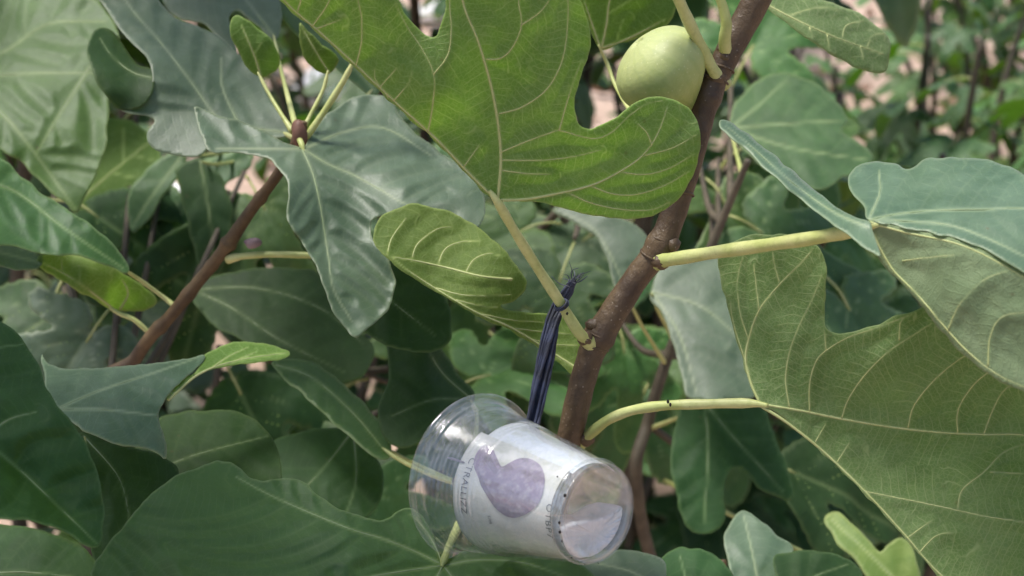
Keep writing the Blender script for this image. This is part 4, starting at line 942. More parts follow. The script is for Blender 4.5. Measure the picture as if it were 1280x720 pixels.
lab = sleeve('paper_label', Z0, Z1, AT, AT - sg * 2.7, 0.0012, 'paper_cream', 'cream printed paper with a purple motif and dark lettering')
sleeve('paper_strip', Z0 - 0.002, Z1 - 0.004, AT - sg * 0.03, AT + sg * 1.25, 0.0016, 'paper_white', 'white strip along the upper side of the paper', seed=3)  # whiter than the label, along its upper side

def print_patch(name, outline, mat, dr, res=2.5):
    poly = catmull(outline, 6, True)
    lo, hi = poly.min(0), poly.max(0)
    xs, ys = np.arange(lo[0], hi[0] + res, res), np.arange(lo[1], hi[1] + res, res)
    cx, cy = np.meshgrid(xs[:-1] + res / 2, ys[:-1] + res / 2)
    keep = inside(np.stack([cx.ravel(), cy.ravel()], 1), poly)
    jj, ii = np.meshgrid(np.arange(len(ys) - 1), np.arange(len(xs) - 1), indexing='ij')
    A_ = (jj * len(xs) + ii).ravel()[keep]
    qd = np.stack([A_, A_ + 1, A_ + len(xs) + 1, A_ + len(xs)], 1)
    used, inv = np.unique(qd, return_inverse=True); qd = inv.reshape(-1, 4)
    q = np.stack([xs[used % len(xs)], ys[used // len(xs)]], 1)
    cnt = np.bincount(qd.ravel(), minlength=len(q)); _, _, FT = seg_dist(q, poly, True); q[cnt < 4] = FT[cnt < 4]
    V = []
    for x, y in q:
        h = cup_hit(x, y, dr)
        if h is None: h = (0.03, 0.0)
        V.append(cup_pt(h[0], cup_r(h[0]) - dr, h[1]))
    V = np.array(V); n0 = len(V)
    mid = CB - CAX * 0.04
    V2 = V + (mid - V) * 0.004
    return mobj(name, np.vstack([V, V2]), [np.vstack([qd, qd[:, ::-1] + n0])], [M[mat]], lab, origin=V[0])
print_patch('purple_print', [(592, 580), (596, 566), (605, 557), (615, 560), (621, 572), (627, 583), (636, 579), (649, 573), (664, 574), (677, 584), (681, 602), (675, 626), (662, 640), (645, 647), (630, 644), (616, 630), (605, 612), (597, 595)], 'print_purple', 0.0008, 2.0)
print_patch('purple_print_band', [(598, 590), (604, 600), (612, 615), (624, 630), (640, 640), (655, 641), (650, 646), (638, 647), (622, 638), (610, 622), (600, 604)], 'print_purple_dark', 0.00062, 1.6)  # darker purple rim and arm of the printed motif
print_patch('purple_print_band', [(602, 566), (609, 562), (616, 576), (622, 588), (618, 592), (610, 582)], 'print_purple_dark', 0.00062, 1.6)

def lettering(text, px, py, height, mat, dr, spacing=1.0, flip=1):
    """characters set around the cup, reading downwards"""
    cu = bpy.data.curves.new('lettering', 'FONT'); cu.body = text; cu.size = height; cu.align_x = 'CENTER'; cu.align_y = 'CENTER'; cu.space_character = spacing
    to = bpy.data.objects.new('lettering_source', cu); col.objects.link(to)
    bpy.context.view_layer.update()
    me = bpy.data.meshes.new_from_object(to.evaluated_get(bpy.context.evaluated_depsgraph_get()))
    bpy.data.objects.remove(to)
    h = cup_hit(px, py, dr)
    co = np.empty(len(me.vertices) * 3); me.vertices.foreach_get('co', co); co = co.reshape(-1, 3)
    r0 = cup_r(h[0]) - dr
    z = h[0] - co[:, 1]                 # letter tops towards the base of the cup
    an = h[1] - sg * co[:, 0] / r0      # reading direction: downwards
    V = cup_pt(z, cup_r(z) - dr, an)
    me.vertices.foreach_set('co', (V - V[0]).astype(np.float32).ravel()); me.update()
    me.name = 'lettering'; me.materials.clear(); me.materials.append(M[mat])
    o = bpy.data.objects.new('lettering', me); col.objects.link(o); o.parent = lab
    o.location = V[0] - ORIG[lab]; ORIG[o] = V[0]
    return o
lettering('O1BP7', 685, 652, 0.0044, 'ink', 0.0007, 1.25)
lettering('CTRALLIZZ', 580, 607, 0.0048, 'ink_grey', 0.0008, 1.05)
lettering('UIB', 612, 650, 0.0024, 'ink_grey', 0.0008, 1.1)
print_patch('printed_line', [(560, 571), (570, 573), (580, 577), (579, 579), (568, 576), (560, 573)], 'ink_grey', 0.0007, 1.2)

# black specks on the plastic round the base
for (x, y, r) in ((713, 623, 1.9), (713, 650, 1.6), (708, 661, 1.7), (703, 676, 1.1), (721, 686, 0.9), (733, 697, 0.8), (748, 694, 0.8), (697, 596, 1.0)):
    h = cup_hit(x, y, -0.0001)
    if h: blob('speck', cup_pt(h[0], cup_r(h[0]) + 0.0002, h[1]), r * 0.00033, 'speck', cup, (1, 0.8, 1.3), int(x), 0.2, 8, 6)

# crumpled tissue lying in the low side of the cup against the base
o2 = np.array([(703, 664), (712, 655), (730, 652), (752, 648), (768, 641), (779, 634), (781, 650), (776, 668), (768, 684), (755, 694), (738, 701), (722, 696), (710, 684)], float)
def base_hit(px, py, z):
    d = AF + AX * (px - 640) / FPX + AU * (360 - py) / FPX
    c = CB - CAX * z
    t = ((c - CAM) @ CAX) / (d @ CAX)
    return CAM + d * t
poly = resample(np.vstack([catmull(o2, 6, True), [o2[0]]]), 2.5)[:-1]
poly = poly + rng.normal(0, 0.7, poly.shape)
ctr = poly.mean(0)
rings = []
layers = [(0.0046, 0.55), (0.0044, 0.85), (0.0046, 0.97), (0.0062, 1.0), (0.011, 0.98), (0.018, 0.93), (0.022, 0.75), (0.024, 0.4)]
for k, (z, s) in enumerate(layers):
    pr = ctr + (poly - ctr) * s
    w = np.array([base_hit(x, y, 0.0046) for x, y in pr]) - CAX * (z - 0.0046)
    q = w - (CB - CAX * z); q = q - CAX * (q @ CAX)[:, None]; rr = np.linalg.norm(q, axis=1)
    lim = cup_r(z) - 0.0025
    q = q * np.minimum(1, lim / rr)[:, None]
    rings.append(CB - CAX * z + q + rng.normal(0, 0.00012, w.shape))
V = np.vstack(rings); nn = len(poly)
i, j = np.meshgrid(np.arange(len(layers) - 1), np.arange(nn), indexing='ij'); j2 = (j + 1) % nn
F = np.stack([i * nn + j, i * nn + j2, (i + 1) * nn + j2, (i + 1) * nn + j], -1).reshape(-1, 4)
c0 = rings[0].mean(0); c1 = rings[-1].mean(0); V = np.vstack([V, c0, c1]); jj = np.arange(nn); k2 = (jj + 1) % nn; b0 = (len(layers) - 1) * nn
F3 = np.vstack([np.stack([np.full(nn, nn * len(layers)), k2, jj], 1), np.stack([np.full(nn, nn * len(layers) + 1), b0 + jj, b0 + k2], 1)])
tis = mobj('tissue', V, [F, F3], [M['powder']], None, origin=c0)
tag(tis, 'crumpled white tissue seen through the base of the plastic cup', 'tissue')

# ============================ the dark cord ============================
def cord_material():
    n = NT('dark_blue_thread'); o = n.obj()
    a = n.noise(140, o, 3, 0.6); f = n.noise(1500, o, 3)
    c = n.mix(n.smooth(a, 0.35, 0.7), (0.006, 0.008, 0.018, 1), (0.028, 0.036, 0.072, 1))
    b = n.n('ShaderNodeBsdfPrincipled'); n.set(b.inputs['Base Color'], c); b.inputs['Roughness'].default_value = 0.6
    b.inputs['Sheen Weight'].default_value = 0.08; b.inputs['Sheen Tint'].default_value = (0.5, 0.55, 0.75, 1)
    bump = n.n('ShaderNodeBump'); bump.inputs['Distance'].default_value = 0.0003
    n.t.links.new(f, bump.inputs['Height']); n.t.links.new(bump.outputs[0], b.inputs['Normal'])
    n.t.links.new(b.outputs[0], n.out.inputs[0]); return n.m
M['cord'] = cord_material()
M['fray'] = stalk_material('frayed_thread_end', (0.05, 0.055, 0.08), (0.22, 0.23, 0.27), 0.6, 0.0002)
cp = catmull(P(*np.array([(716, 352, 0.652), (708, 366, 0.654), (699, 382, 0.657), (692, 400, 0.656), (686, 425, 0.655), (680, 455, 0.655), (673, 490, 0.655), (667, 525, 0.656), (660, 560, 0.650), (650, 585, 0.645)]).T), 10)
cord = empty('cord', cp[-1], 'dark blue twisted cord hanging from the pale leaf stalk to the cup', 'cord')
T = np.gradient(cp, axis=0); T /= np.linalg.norm(T, axis=1)[:, None]
s1 = np.cross(T, AF); s1 /= np.linalg.norm(s1, axis=1)[:, None]; s2 = np.cross(T, s1)
u = np.linspace(0, 1, len(cp))
for k in range(22):
    ph = k * 2 * math.pi / 22 + random.uniform(-0.3, 0.3); tw = random.uniform(2.0, 4.0)
    rx = np.interp(u, [0, 0.08, 0.25, 0.6, 1], [3.0, 6.0, 8.5, 10.0, 11.0]) * 0.00036 * random.uniform(0.45, 1.05)
    ry = rx * 0.55
    path = cp + s1 * (np.cos(ph + tw * u) * rx)[:, None] + s2 * (np.sin(ph + tw * u) * ry)[:, None]
    tube_obj('strand', path, (random.uniform(1.5, 2.6) * 0.00036 * (1 + 0.15 * np.sin(u * 60 + k))), M['cord'], cord, 7)
# turns round the petiole, and frayed ends
pc = P(703, 383, 0.6455); pdv = P(724, 416, 0.653) - P(672, 335, 0.632); pdv /= np.linalg.norm(pdv)
n1 = np.cross(pdv, [0, 0, 1.0]); n1 /= np.linalg.norm(n1); n2 = np.cross(pdv, n1)
for k in range(2):
    aa = np.linspace(0, 2 * math.pi, 30)
    lp = pc + pdv * (k * 0.0011 - 0.0016) + (np.cos(aa)[:, None] * n1 + np.sin(aa)[:, None] * n2) * (0.0030 + 0.0002 * k)
    tube_obj('loop', lp, 0.00055, M['cord'], cord, 6)
for k in range(20):
    st = cp[2] + rng.normal(0, 0.0010, 3)
    dv = np.array([random.uniform(-0.6, 1.0), random.uniform(-0.4, 0.3), random.uniform(0.2, 1.0)]); dv /= np.linalg.norm(dv)
    L = random.uniform(0.003, 0.008)
    pts = np.array([st, st + dv * L * 0.5 + rng.normal(0, 0.001, 3), st + dv * L + rng.normal(0, 0.0018, 3)])
    tube_obj('frayed_end', catmull(pts, 5), np.linspace(0.00028, 0.00012, 11), M['fray' if k % 3 == 0 else 'cord'], cord, 5)
# small dark marks on the stalks
for (x, y, d, r) in ((706, 384, 0.641, 1.8), (709, 392, 0.643, 1.6), (835, 502, 0.644, 1.9), (838, 506, 0.644, 1.8)):
    blob('stalk_mark', P(x, y, d), r * 0.00036, 'speck', mainb, (1, 1, 1.4), int(x), 0.25, 8, 6)

# ============================ generic leaf for the plants behind ============================
def generic_leaf(name, mat, seed, lobes=5, size=0.15, fold=0.25, droop=0.25):
    """a palmate fig leaf lying in XY, petiole junction at the origin, tip along +Y, with thickness"""
    r = random.Random(seed)
    dirs = [(90, 1.0)] + [(90 + s * 48, 0.86 + r.uniform(-.08, .05)) for s in (-1, 1)] + ([(90 + s * 100, 0.55 + r.uniform(-.05, .08)) for s in (-1, 1)] if lobes == 5 else [])
    dirs.sort()
    keyp = []
    first = dirs[0][0] - 42
    keyp.append((-90 + 18, 0.16)); keyp.append((first, 0.30))
    for i, (a, L) in enumerate(dirs):
        keyp += [(a - 13, L * 0.80), (a - 5, L * 0.98), (a + 5, L * 0.98), (a + 13, L * 0.80)]
        if i < len(dirs) - 1: keyp.append(((a + dirs[i + 1][0]) / 2, min(L, dirs[i + 1][1]) * r.uniform(0.42, 0.56)))
    keyp.append((dirs[-1][0] + 42, 0.30)); keyp.append((270 - 18, 0.16))
    out = [(0.0, 0.0)] + [(math.cos(math.radians(a)) * L * 400, math.sin(math.radians(a)) * L * 400) for a, L in keyp]
    k = size / 400.0
    prims = [np.array([(0, 2), (math.cos(math.radians(a)) * L * 200 , math.sin(math.radians(a)) * L * 200), (math.cos(math.radians(a)) * L * 370, math.sin(math.radians(a)) * L * 370)]) for a, L in dirs]
    poly = catmull(out, 5, True)
    secs = auto_side_veins(prims, poly, 60, 1.6)
    q, dep, quads, bd, at, _ = build_patch(out, prims, secs, lambda x, y: np.zeros_like(x), 'top', 13.0, 0.0, 0.0, seed, 5, 3.0)
    at['vein'] = np.clip(at['vein'] * 1.0, 0, 1)
    x, y = q[:, 0] * k, q[:, 1] * k
    rr = np.hypot(x, y) / size
    z = -droop * size * rr ** 2 + fold * np.abs(x) * (1 - 0.6 * rr) + 0.018 * size / 0.15 * vnoise(q / 90, seed + 2) * rr + 0.002 * (1 - np.exp(-(at['vd'] / 14) ** 2))
    V = np.stack([x, y, z], 1)
    n = np.cross(V[quads[:, 2]] - V[quads[:, 0]], V[quads[:, 3]] - V[quads[:, 1]])
    N = np.zeros_like(V)
    for j in range(4): np.add.at(N, quads[:, j], n)
    N /= np.linalg.norm(N, axis=1)[:, None] + 1e-12
    if N[:, 2].mean() < 0: N = -N; quads = quads[:, ::-1]
    B = V - N * 0.0004; n0 = len(V)
    e = np.vstack([quads[:, [0, 1]], quads[:, [1, 2]], quads[:, [2, 3]], quads[:, [3, 0]]])
    _, idx, c = np.unique(np.sort(e, 1), axis=0, return_index=True, return_counts=True); be = e[idx[c == 1]]
    rim = np.stack([be[:, 1], be[:, 0], be[:, 0] + n0, be[:, 1] + n0], 1)
    # petiole
    pl = size * 0.42
    pt = catmull(np.array([(0, 0.004, 0), (0, -pl * 0.35, 0.004), (0, -pl * 0.75, -0.004), (0, -pl, -0.016)]), 3)
    tv, tf = tube(pt, np.linspace(0.0014, 0.0019, len(pt)), 6)
    VV = np.vstack([V, B, tv]); o3 = 2 * n0
    mi = [np.zeros(len(quads)), np.ones(len(quads)), np.zeros(len(rim)), np.full(len(tf[0]), 2)] + [np.full(len(t), 2) for t in tf[1:]]
    faces = [np.vstack([quads, quads[:, ::-1] + n0, rim, tf[0] + o3])] + [t + o3 for t in tf[1:]]
    at = {kk: np.concatenate([v, v, np.zeros(len(tv))]) for kk, v in at.items()}
    return mesh_from(name, VV, faces, [M[mat], M[OTHER[mat]], M['petiole']], np.concatenate(mi), at)
GEN = [generic_leaf('leaf', m, 100 + i, lb, sz, fo, dr) for i, (m, lb, sz, fo, dr) in enumerate([
    ('top', 5, 0.16, 0.25, 0.30), ('toplight', 5, 0.14, 0.35, 0.35), ('topshade', 3, 0.15, 0.2, 0.25), ('top', 3, 0.13, 0.4, 0.4), ('topgrey', 5, 0.15, 0.3, 0.25), ('toplight', 3, 0.11, 0.3, 0.2), ('yellow', 3, 0.10, 0.3, 0.3)])]

GAPS = [(405, 125, 14), (228, 264, 16), (545, 25, 10), (1000, 65, 20), (472, 440, 8), (388, 522, 12), (1230, 75, 14), (230, 500, 10), (28, 388, 8), (995, 585, 12), (1185, 170, 10), (932, 210, 10), (838, 625, 14), (1110, 395, 6), (462, 490, 8), (660, 285, 5), (760, 150, 5)]
def put_leaf(parent, base, direction, normal, gi, scale=1.0):
    """base = junction of blade and petiole; +Y of the mesh along direction, +Z along normal"""
    y = np.array(direction, float); y /= np.linalg.norm(y)
    c = np.array(base) + y * 0.07 * scale - CAM
    dz = c @ AF
    if dz > 0.3:
        u_, v_ = 640 + FPX * (c @ AX) / dz, 360 - FPX * (c @ AU) / dz
        rp_ = 0.040 * scale * FPX / dz
        if any(math.hypot(u_ - a, v_ - b) < rp_ + r for a, b, r in GAPS): return None
    z = np.array(normal, float); z = z - y * np.dot(z, y); z /= np.linalg.norm(z)
    x = np.cross(y, z)
    o = bpy.data.objects.new('leaf', GEN[gi]); col.objects.link(o); o.parent = parent
    R = Matrix(((x[0], y[0], z[0]), (x[1], y[1], z[1]), (x[2], y[2], z[2])))
    o.rotation_mode = 'QUATERNION'; o.rotation_quaternion = R.to_quaternion()
    o.location = np.array(base) - ORIG[parent]; o.scale = (scale,) * 3
    return o

def fig_shrub(x, y, label, canes, height, seed, lean=(0, 0), spread=0.35, per=13, start=0.25, size=1.0, kinds=(0, 1, 2, 3, 4, 5)):
    r = random.Random(seed)
    e = empty('fig_shrub', (x, y, 0.0), label, 'shrub', 'fig shrubs behind')
    for c in range(canes):
        a = c * 2 * math.pi / canes + r.uniform(-.5, .5)
        h = height * r.uniform(0.75, 1.1)
        tip = np.array([x + math.cos(a) * spread * r.uniform(.6, 1.2) + lean[0], y + math.sin(a) * spread * r.uniform(.6, 1.2) + lean[1], h])
        b = np.array([x + math.cos(a) * 0.05, y + math.sin(a) * 0.05, -0.02])
        m1 = b * 0.65 + tip * 0.35 + np.array([r.uniform(-.04, .04), r.uniform(-.04, .04), 0.05]); m2 = b * 0.3 + tip * 0.7 + np.array([r.uniform(-.04, .04), r.uniform(-.04, .04), 0.03])
        path = catmull(np.array([b, m1, m2, tip]), 10)
        tube_obj('stem', path, np.linspace(0.011, 0.004, len(path)), M['cane'], e, 8)
        for k in range(per):
            t = start + (1 - start) * (k + r.uniform(0, .7)) / per
            i = min(len(path) - 2, int(t * (len(path) - 1)))
            p = path[i]
            aa = k * 2.4 + r.uniform(-.4, .4)
            out = np.array([math.cos(aa), math.sin(aa), r.uniform(-.25, .25)])
            gi = r.choice(kinds); s = size * r.uniform(0.75, 1.15)
            pl = 0.062 * s
            base = p + out * pl
            dn = out + np.array([0, 0, r.uniform(-.7, -.05)])
            nm = np.array([0, 0, 1.0]) + out * 0.35 + np.array([r.uniform(-.4, .4), r.uniform(-.4, .4), 0])
            put_leaf(e, base, dn, nm, gi, s)
    return e

fig_shrub(-0.55, 1.75, 'fig shrub of dark leaves behind the thin brown twig at the left', 5, 0.75, 11, spread=0.28, per=8)
fig_shrub(0.05, 1.95, 'fig shrub standing behind the middle of the main branch and the cup', 5, 0.74, 12, spread=0.30, per=10)
fig_shrub(0.62, 2.05, 'leafy fig shrub behind the right-hand leaves with blue-green foliage', 5, 0.78, 13, spread=0.30, per=11)
fig_shrub(-1.15, 2.6, 'fig shrub at the far left behind the broad pale leaf', 5, 1.0, 14, spread=0.4, per=11)
fig_shrub(1.25, 3.3, 'bright green fig shrub at the upper right with thin stems over bare soil', 4, 0.75, 15, spread=0.35, per=6, kinds=(1, 5, 3, 0))
fig_shrub(0.45, 3.6, 'distant fig shrub right of the fig fruit', 4, 0.7, 16, spread=0.35, per=7, kinds=(0, 1, 2, 5))
fig_shrub(-0.45, 3.3, 'fig shrub far behind the large yellow-green leaf', 6, 0.95, 17, spread=0.45, per=12)
fig_shrub(1.75, 4.9, 'farthest fig shrub in the upper right corner', 6, 1.0, 18, spread=0.55, per=12)
fig_shrub(0.75, 5.6, 'dark fig shrub along the top edge right of the branch', 5, 0.95, 19, spread=0.5, per=9, kinds=(2, 0, 1))
fig_shrub(-1.5, 4.6, 'fig shrub far behind the upper left corner', 6, 1.1, 20, spread=0.55, per=11)
fig_shrub(1.35, 1.7, 'fig shrub outside the right edge of the view', 5, 0.8, 21, spread=0.3, per=10)

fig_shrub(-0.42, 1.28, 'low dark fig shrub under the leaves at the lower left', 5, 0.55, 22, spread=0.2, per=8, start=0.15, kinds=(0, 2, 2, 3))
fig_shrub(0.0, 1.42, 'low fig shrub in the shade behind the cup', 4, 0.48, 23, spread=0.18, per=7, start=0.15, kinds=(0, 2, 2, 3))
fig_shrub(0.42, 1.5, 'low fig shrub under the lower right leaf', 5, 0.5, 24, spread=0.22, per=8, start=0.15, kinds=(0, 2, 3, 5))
fig_shrub(-0.12, 2.6, 'fig shrub in the middle distance behind the curled green leaf', 5, 0.8, 25, spread=0.3, per=11)

fig_shrub(-0.62, 1.45, 'tall fig shrub added behind the left twig, its crown above the view casting shade', 5, 1.75, 31, spread=0.34, per=20, start=0.66, size=1.25, kinds=(0, 2, 4))  # crown above the view, added to darken the plants below
fig_shrub(0.02, 1.62, 'tall fig shrub added behind the large leaf, its crown above the view casting shade', 5, 1.7, 32, spread=0.36, per=20, start=0.66, size=1.25, kinds=(0, 2, 4))  # second added crown, shading the middle of the background
fig_shrub(0.16, 1.5, 'small-leaved fig shrub behind the main branch, bright mid-green', 6, 0.86, 41, spread=0.20, per=13, start=0.2, size=0.62, kinds=(1, 1, 0, 5, 3))
fig_shrub(0.50, 1.72, 'small-leaved green fig shrub behind the folded leaf at the right', 5, 0.78, 42, spread=0.22, per=10, start=0.2, size=0.66, kinds=(1, 1, 0, 5, 3))
fig_shrub(0.86, 2.5, 'green fig shrub above the folded leaf near the right edge', 5, 0.72, 43, spread=0.28, per=8, start=0.2, size=0.75, kinds=(1, 1, 0, 5))
fig_shrub(-0.30, 1.55, 'small-leaved green fig shrub between the thin twig and the curled leaf', 5, 0.74, 44, spread=0.18, per=9, start=0.2, size=0.62, kinds=(1, 1, 0, 5, 3))

fig_shrub(0.66, 2.15, 'small-leaved fig shrub filling the gap above the folded right-hand leaf', 7, 0.82, 51, spread=0.26, per=15, start=0.2, size=0.55, kinds=(1, 1, 0, 5, 3, 6))
fig_shrub(1.0, 3.0, 'small-leaved fig shrub with yellowish leaves at the upper right', 7, 0.80, 52, spread=0.34, per=15, start=0.2, size=0.62, kinds=(1, 1, 0, 5, 6))
fig_shrub(1.45, 3.9, 'dense green fig shrub near the upper right corner', 7, 0.95, 53, spread=0.42, per=15, start=0.15, size=0.8, kinds=(1, 0, 5, 2))
fig_shrub(0.30, 2.5, 'small-leaved fig shrub right behind the unripe fig', 6, 0.86, 54, spread=0.28, per=14, start=0.2, size=0.6, kinds=(1, 0, 5, 3))
fig_shrub(-0.75, 2.3, 'fig shrub with mid-green leaves behind the upper left leaves', 6, 0.86, 55, spread=0.3, per=14, start=0.2, size=0.7, kinds=(1, 0, 2, 3))
fig_shrub(-0.05, 1.9, 'small-leaved fig shrub behind the curled leaf and the cord', 6, 0.72, 56, spread=0.24, per=13, start=0.2, size=0.55, kinds=(1, 1, 0, 5))

# ---- hand-placed leaves in the middle distance, on two shrubs of their own
def traced(parent, o, v, d, mat, jn, stem_pt, **kw):
    pet = [(jn[0], jn[1], jn[2]), ((jn[0] * 2 + stem_pt[0]) / 3, (jn[1] * 2 + stem_pt[1]) / 3 + 4, (jn[2] * 2 + stem_pt[2]) / 3), stem_pt]
    return leaf(parent, [dict(o=o, v=v, d=d)], mat, junction=jn, petiole=pet, pr=(3.0, 3.4), res=3.6, veinobj='main', **kw)
midr, midr_path = shoot('fig_branch', [('w', 0.17, 1.12, 0.0), ('w', 0.17, 1.1, 0.35), (800, 640, 1.02), (812, 520, 1.00), (860, 380, 0.98), (905, 270, 0.96), (935, 200, 0.94)], [18, 16, 13, 12, 10, 8, 6], 'cane',
    'slender fig stem behind the main branch with soft blue-green leaves to its right', nseg=10)
traced(midr, [(812, 368), (830, 332), (870, 320), (905, 312), (925, 345), (935, 400), (945, 450), (950, 492), (905, 500), (860, 496), (850, 460), (838, 420), (828, 392)], [[(815, 365), (850, 420), (870, 490)], [(815, 365), (880, 385), (940, 440)]], plane(880, 410, 0.90, 0.0, -0.35, 6, 100), 'topgrey', (814, 366, 0.915), (842, 425, 0.985), label='soft blue-green leaf between the branch and the lower right leaf')
traced(midr, [(690, 262), (720, 258), (760, 266), (795, 282), (812, 305), (800, 345), (790, 385), (772, 372), (762, 335), (748, 300), (720, 280)], [[(690, 262), (745, 290), (790, 375)]], plane(755, 310, 0.93, 0.0, -0.3, 5, 80), 'topgrey', (788, 378, 0.92), (832, 455, 0.99), label='pale leaf seen between the large leaf and the branch')
traced(midr, [(912, 160), (922, 125), (955, 96), (990, 92), (1025, 108), (1048, 130), (1060, 150), (1052, 164), (1074, 178), (1092, 196), (1080, 212), (1055, 222), (1030, 236), (1005, 235), (975, 222), (940, 198)], [[(915, 160), (980, 155), (1058, 150)], [(915, 162), (990, 185), (1085, 200)], [(915, 158), (950, 130), (985, 98)]], plane(1000, 165, 1.00, 0.0, -0.6, 6, 90), 'top', (914, 160, 1.0), (928, 220, 0.945), label='lobed leaf right of the upper branch')
traced(midr, [(852, 508), (880, 500), (930, 500), (956, 512), (968, 545), (990, 600), (985, 625), (950, 610), (925, 585), (912, 590), (903, 620), (908, 645), (896, 662), (876, 668), (856, 655), (846, 620), (838, 570)], [[(880, 502), (885, 560), (880, 655)], [(880, 502), (920, 550), (980, 615)]], plane(900, 580, 0.93, 0.0, -0.25, 5, 90), 'topshade', (880, 502, 0.945), (815, 535, 1.0), label='dark lobed leaf hanging below the pale leaf stalk')
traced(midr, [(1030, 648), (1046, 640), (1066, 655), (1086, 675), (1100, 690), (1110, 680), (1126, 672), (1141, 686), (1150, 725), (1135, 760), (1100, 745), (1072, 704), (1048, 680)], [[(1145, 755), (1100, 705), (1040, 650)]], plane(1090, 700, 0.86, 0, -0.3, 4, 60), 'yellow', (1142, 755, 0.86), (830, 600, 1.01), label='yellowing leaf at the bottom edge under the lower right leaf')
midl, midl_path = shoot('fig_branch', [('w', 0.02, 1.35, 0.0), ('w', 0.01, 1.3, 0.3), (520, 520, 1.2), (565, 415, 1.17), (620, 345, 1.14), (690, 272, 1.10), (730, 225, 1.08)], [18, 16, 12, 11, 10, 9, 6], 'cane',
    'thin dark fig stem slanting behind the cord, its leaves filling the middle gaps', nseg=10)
traced(midl, [(220, 210), (250, 200), (275, 220), (290, 260), (285, 310), (270, 345), (248, 330), (235, 280), (225, 240)], [[(250, 200), (262, 270), (268, 340)]], plane(255, 270, 0.98, 0.0, -0.1, 5, 70), 'topshade', (252, 202, 0.98), (310, 200, 1.05), label='dark leaf hanging behind the thin brown twig')
traced(midl, [(160, 245), (180, 215), (205, 195), (225, 190), (232, 205), (205, 245), (185, 275), (165, 290)], [[(228, 195), (190, 245), (165, 285)]], plane(195, 240, 1.0, 0.0, -0.2, 4, 70), 'top', (228, 194, 1.0), (330, 180, 1.06), label='leaf in the gap under the grey-blue leaf, slanting')

def mid_leaf(parent, path, px, py, d, gi, sc, ang, tilt=0.35):
    a = math.radians(ang); b = P(px, py, d)
    dr = AX * math.cos(a) + AU * math.sin(a) + AF * tilt * math.sin(a)
    nm = -AF * 0.8 + AU * 0.7 + AX * random.uniform(-.4, .4)
    o = put_leaf(parent, b, dr, nm, gi, sc)
    if o is None: return
    drn = dr / np.linalg.norm(dr)
    end = b - drn * [0.16, 0.14, 0.15, 0.13, 0.15, 0.11, 0.10][gi] * 0.42 * sc
    k = int(((path - end) ** 2).sum(1).argmin())
    m = (end + path[k]) / 2 + np.array([0, 0, -0.012])
    tw = catmull(np.array([path[k], m, end]), 6)
    tube_obj('twig', tw, np.linspace(0.003, 0.0018, len(tw)), M['cane'], parent, 6)
for (x, y, d, gi, sc, ang) in ((650, 290, 1.04, 1, .55, 200), (700, 350, 1.0, 0, .5, 250), (560, 425, 1.05, 1, .75, 300), (610, 470, 1.0, 1, .6, 20), (640, 440, 1.1, 0, .6, 320), (600, 540, 1.05, 2, .7, 250),
                           (540, 330, 1.1, 2, .7, 210), (330, 420, 1.05, 0, .7, 200), (300, 490, 1.0, 2, .6, 300), (430, 580, 0.98, 0, .6, 240), (470, 620, 0.95, 1, .5, 300), (400, 510, 1.1, 2, .7, 220)):
    mid_leaf(midl, midl_path, x, y, d, gi, sc, ang)
for (x, y, d, gi, sc, ang) in ((905, 255, 1.08, 1, .6, 300), (950, 290, 1.05, 0, .6, 330), (1035, 330, 1.0, 1, .6, 340), (1060, 385, 1.02, 0, .6, 300), (780, 440, 1.05, 1, .5, 280), (800, 500, 1.08, 3, .6, 240),
                           (770, 560, 1.05, 2, .6, 290), (900, 520, 1.1, 0, .7, 330), (990, 590, 1.0, 2, .6, 340), (830, 600, 1.15, 2, .6, 250), (730, 300, 1.1, 0, .55, 210), (860, 440, 1.1, 1, .6, 200), (950, 180, 1.15, 5, .8, 20), (940, 60, 1.2, 1, .7, 60)):
    mid_leaf(midr, midr_path, x, y, d, gi, sc, ang)
leftl = ((140, 185, 1.05, 2, .75, 250), (185, 230, 1.0, 1, .6, 280), (235, 250, 1.02, 0, .6, 300), (120, 270, 1.0, 2, .6, 330), (65, 395, 0.98, 0, .65, 260), (110, 425, 0.92, 4, .55, 240), (25, 400, 1.0, 2, .6, 220), (270, 300, 1.0, 2, .6, 260), (330, 260, 1.0, 1, .55, 300))
for (x, y, d, gi, sc, ang) in leftl:
    mid_leaf(leftb, left_path, x, y, d, gi, sc, ang)

# unseen crown added on the edge branch above the view to shade leaves
for tip, lv in (((-0.40, 0.56, 1.36), ((-0.42, 0.60, 1.31, 0), (-0.38, 0.55, 1.33, 2), (-0.33, 0.50, 1.35, 0), (-0.36, 0.48, 1.38, 3))),
                ((-0.36, 0.90, 1.40), ((-0.34, 0.88, 1.36, 2), (-0.33, 0.95, 1.40, 0)))):
    up = catmull(np.array([edge_path[-1], (np.array(edge_path[-1]) + np.array(tip)) / 2 + np.array([-0.04, 0, 0.03]), tip]), 8)
    tube_obj('stem', up, np.linspace(0.005, 0.003, len(up)), M['twig'], edgeb, 10)
    for k, (x, y, z, gi) in enumerate(lv):
        put_leaf(edgeb, (x + 0.05, y, z), (1.0, 0.5 * (k % 3 - 1), 0.05), (-0.25, 0, 1.0), gi, 1.05)

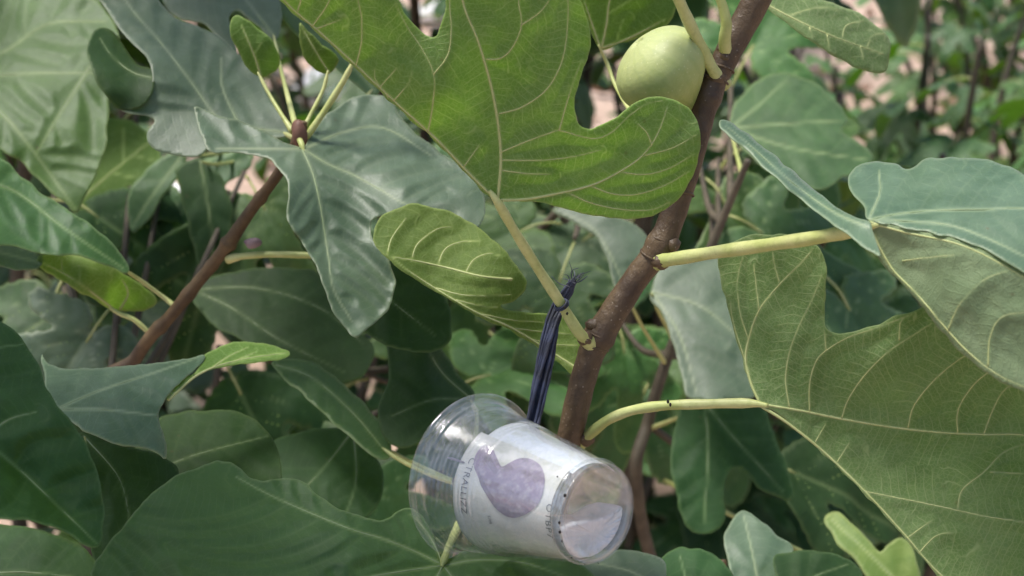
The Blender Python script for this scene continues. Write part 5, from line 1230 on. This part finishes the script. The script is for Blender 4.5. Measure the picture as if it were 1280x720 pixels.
# ---- things on the ground
M['stone'] = stalk_material('white_stone', (0.78, 0.77, 0.74), (0.85, 0.85, 0.84), 0.8, 0.004, 40)
for (x, y, r, lab_) in ((405, 125, 0.105, 'white stone showing under the twig tip'), (225, 262, 0.070, 'white stone glimpsed above the thin brown twig'), (545, 24, 0.09, 'white stone seen through the notch of the large leaf'), (157, 262, 0.035, 'small white stone at the left between dark leaves')):
    g = on_ground(x, y + 6)
    o = blob('stone', g + np.array([0, 0, r * 0.5]), r, 'stone', None, (1.0, 0.9, 0.75), int(x), 0.16, 20, 14)
    tag(o, lab_, 'stone', 'white stones on the soil')
M['dead'] = stalk_material('dead_leaf_brown', (0.13, 0.065, 0.035), (0.26, 0.15, 0.085), 0.8, 0.002, 120)
VV, FF, off = [], [], 0
for k in range(900):
    x, y = random.uniform(-2.6, 2.6), random.uniform(0.9, 6.5)
    if vnoise(np.array([[x * 2.5, y * 2.5]]), 44)[0] < 0.05 and random.random() < 0.8: continue
    L = random.uniform(0.02, 0.06); a = random.uniform(0, 6.28)
    t = np.linspace(-1, 1, 5); s = np.linspace(-1, 1, 3)
    Tt, Ss = np.meshgrid(t, s, indexing='ij')
    w = 0.55 * (1 - Tt ** 2 * 0.95)
    lx, ly = Tt * L, Ss * w * L
    lz = 0.4 * L * (Ss ** 2) * random.uniform(0, 1.2) + 0.35 * L * Tt ** 2 * random.uniform(-.3, 1) + 0.012
    gz = 0.025 * vnoise(np.array([[x * 3, y * 3]]), 3)[0] + 0.012 * vnoise(np.array([[x * 11, y * 11]]), 4)[0]
    VV.append(np.stack([x + lx * math.cos(a) - ly * math.sin(a), y + lx * math.sin(a) + ly * math.cos(a), lz + gz], -1).reshape(-1, 3))
    i, j = np.meshgrid(np.arange(4), np.arange(2), indexing='ij')
    FF.append(np.stack([i * 3 + j, i * 3 + j + 1, (i + 1) * 3 + j + 1, (i + 1) * 3 + j], -1).reshape(-1, 4) + off); off += 15
lit = mobj('leaf_litter', np.vstack(VV), [np.vstack(FF)], [M['dead']], None, origin=(0, 3, 0))
tag(lit, 'dry brown leaf litter scattered over the soil', 'leaf litter', None, 'stuff')
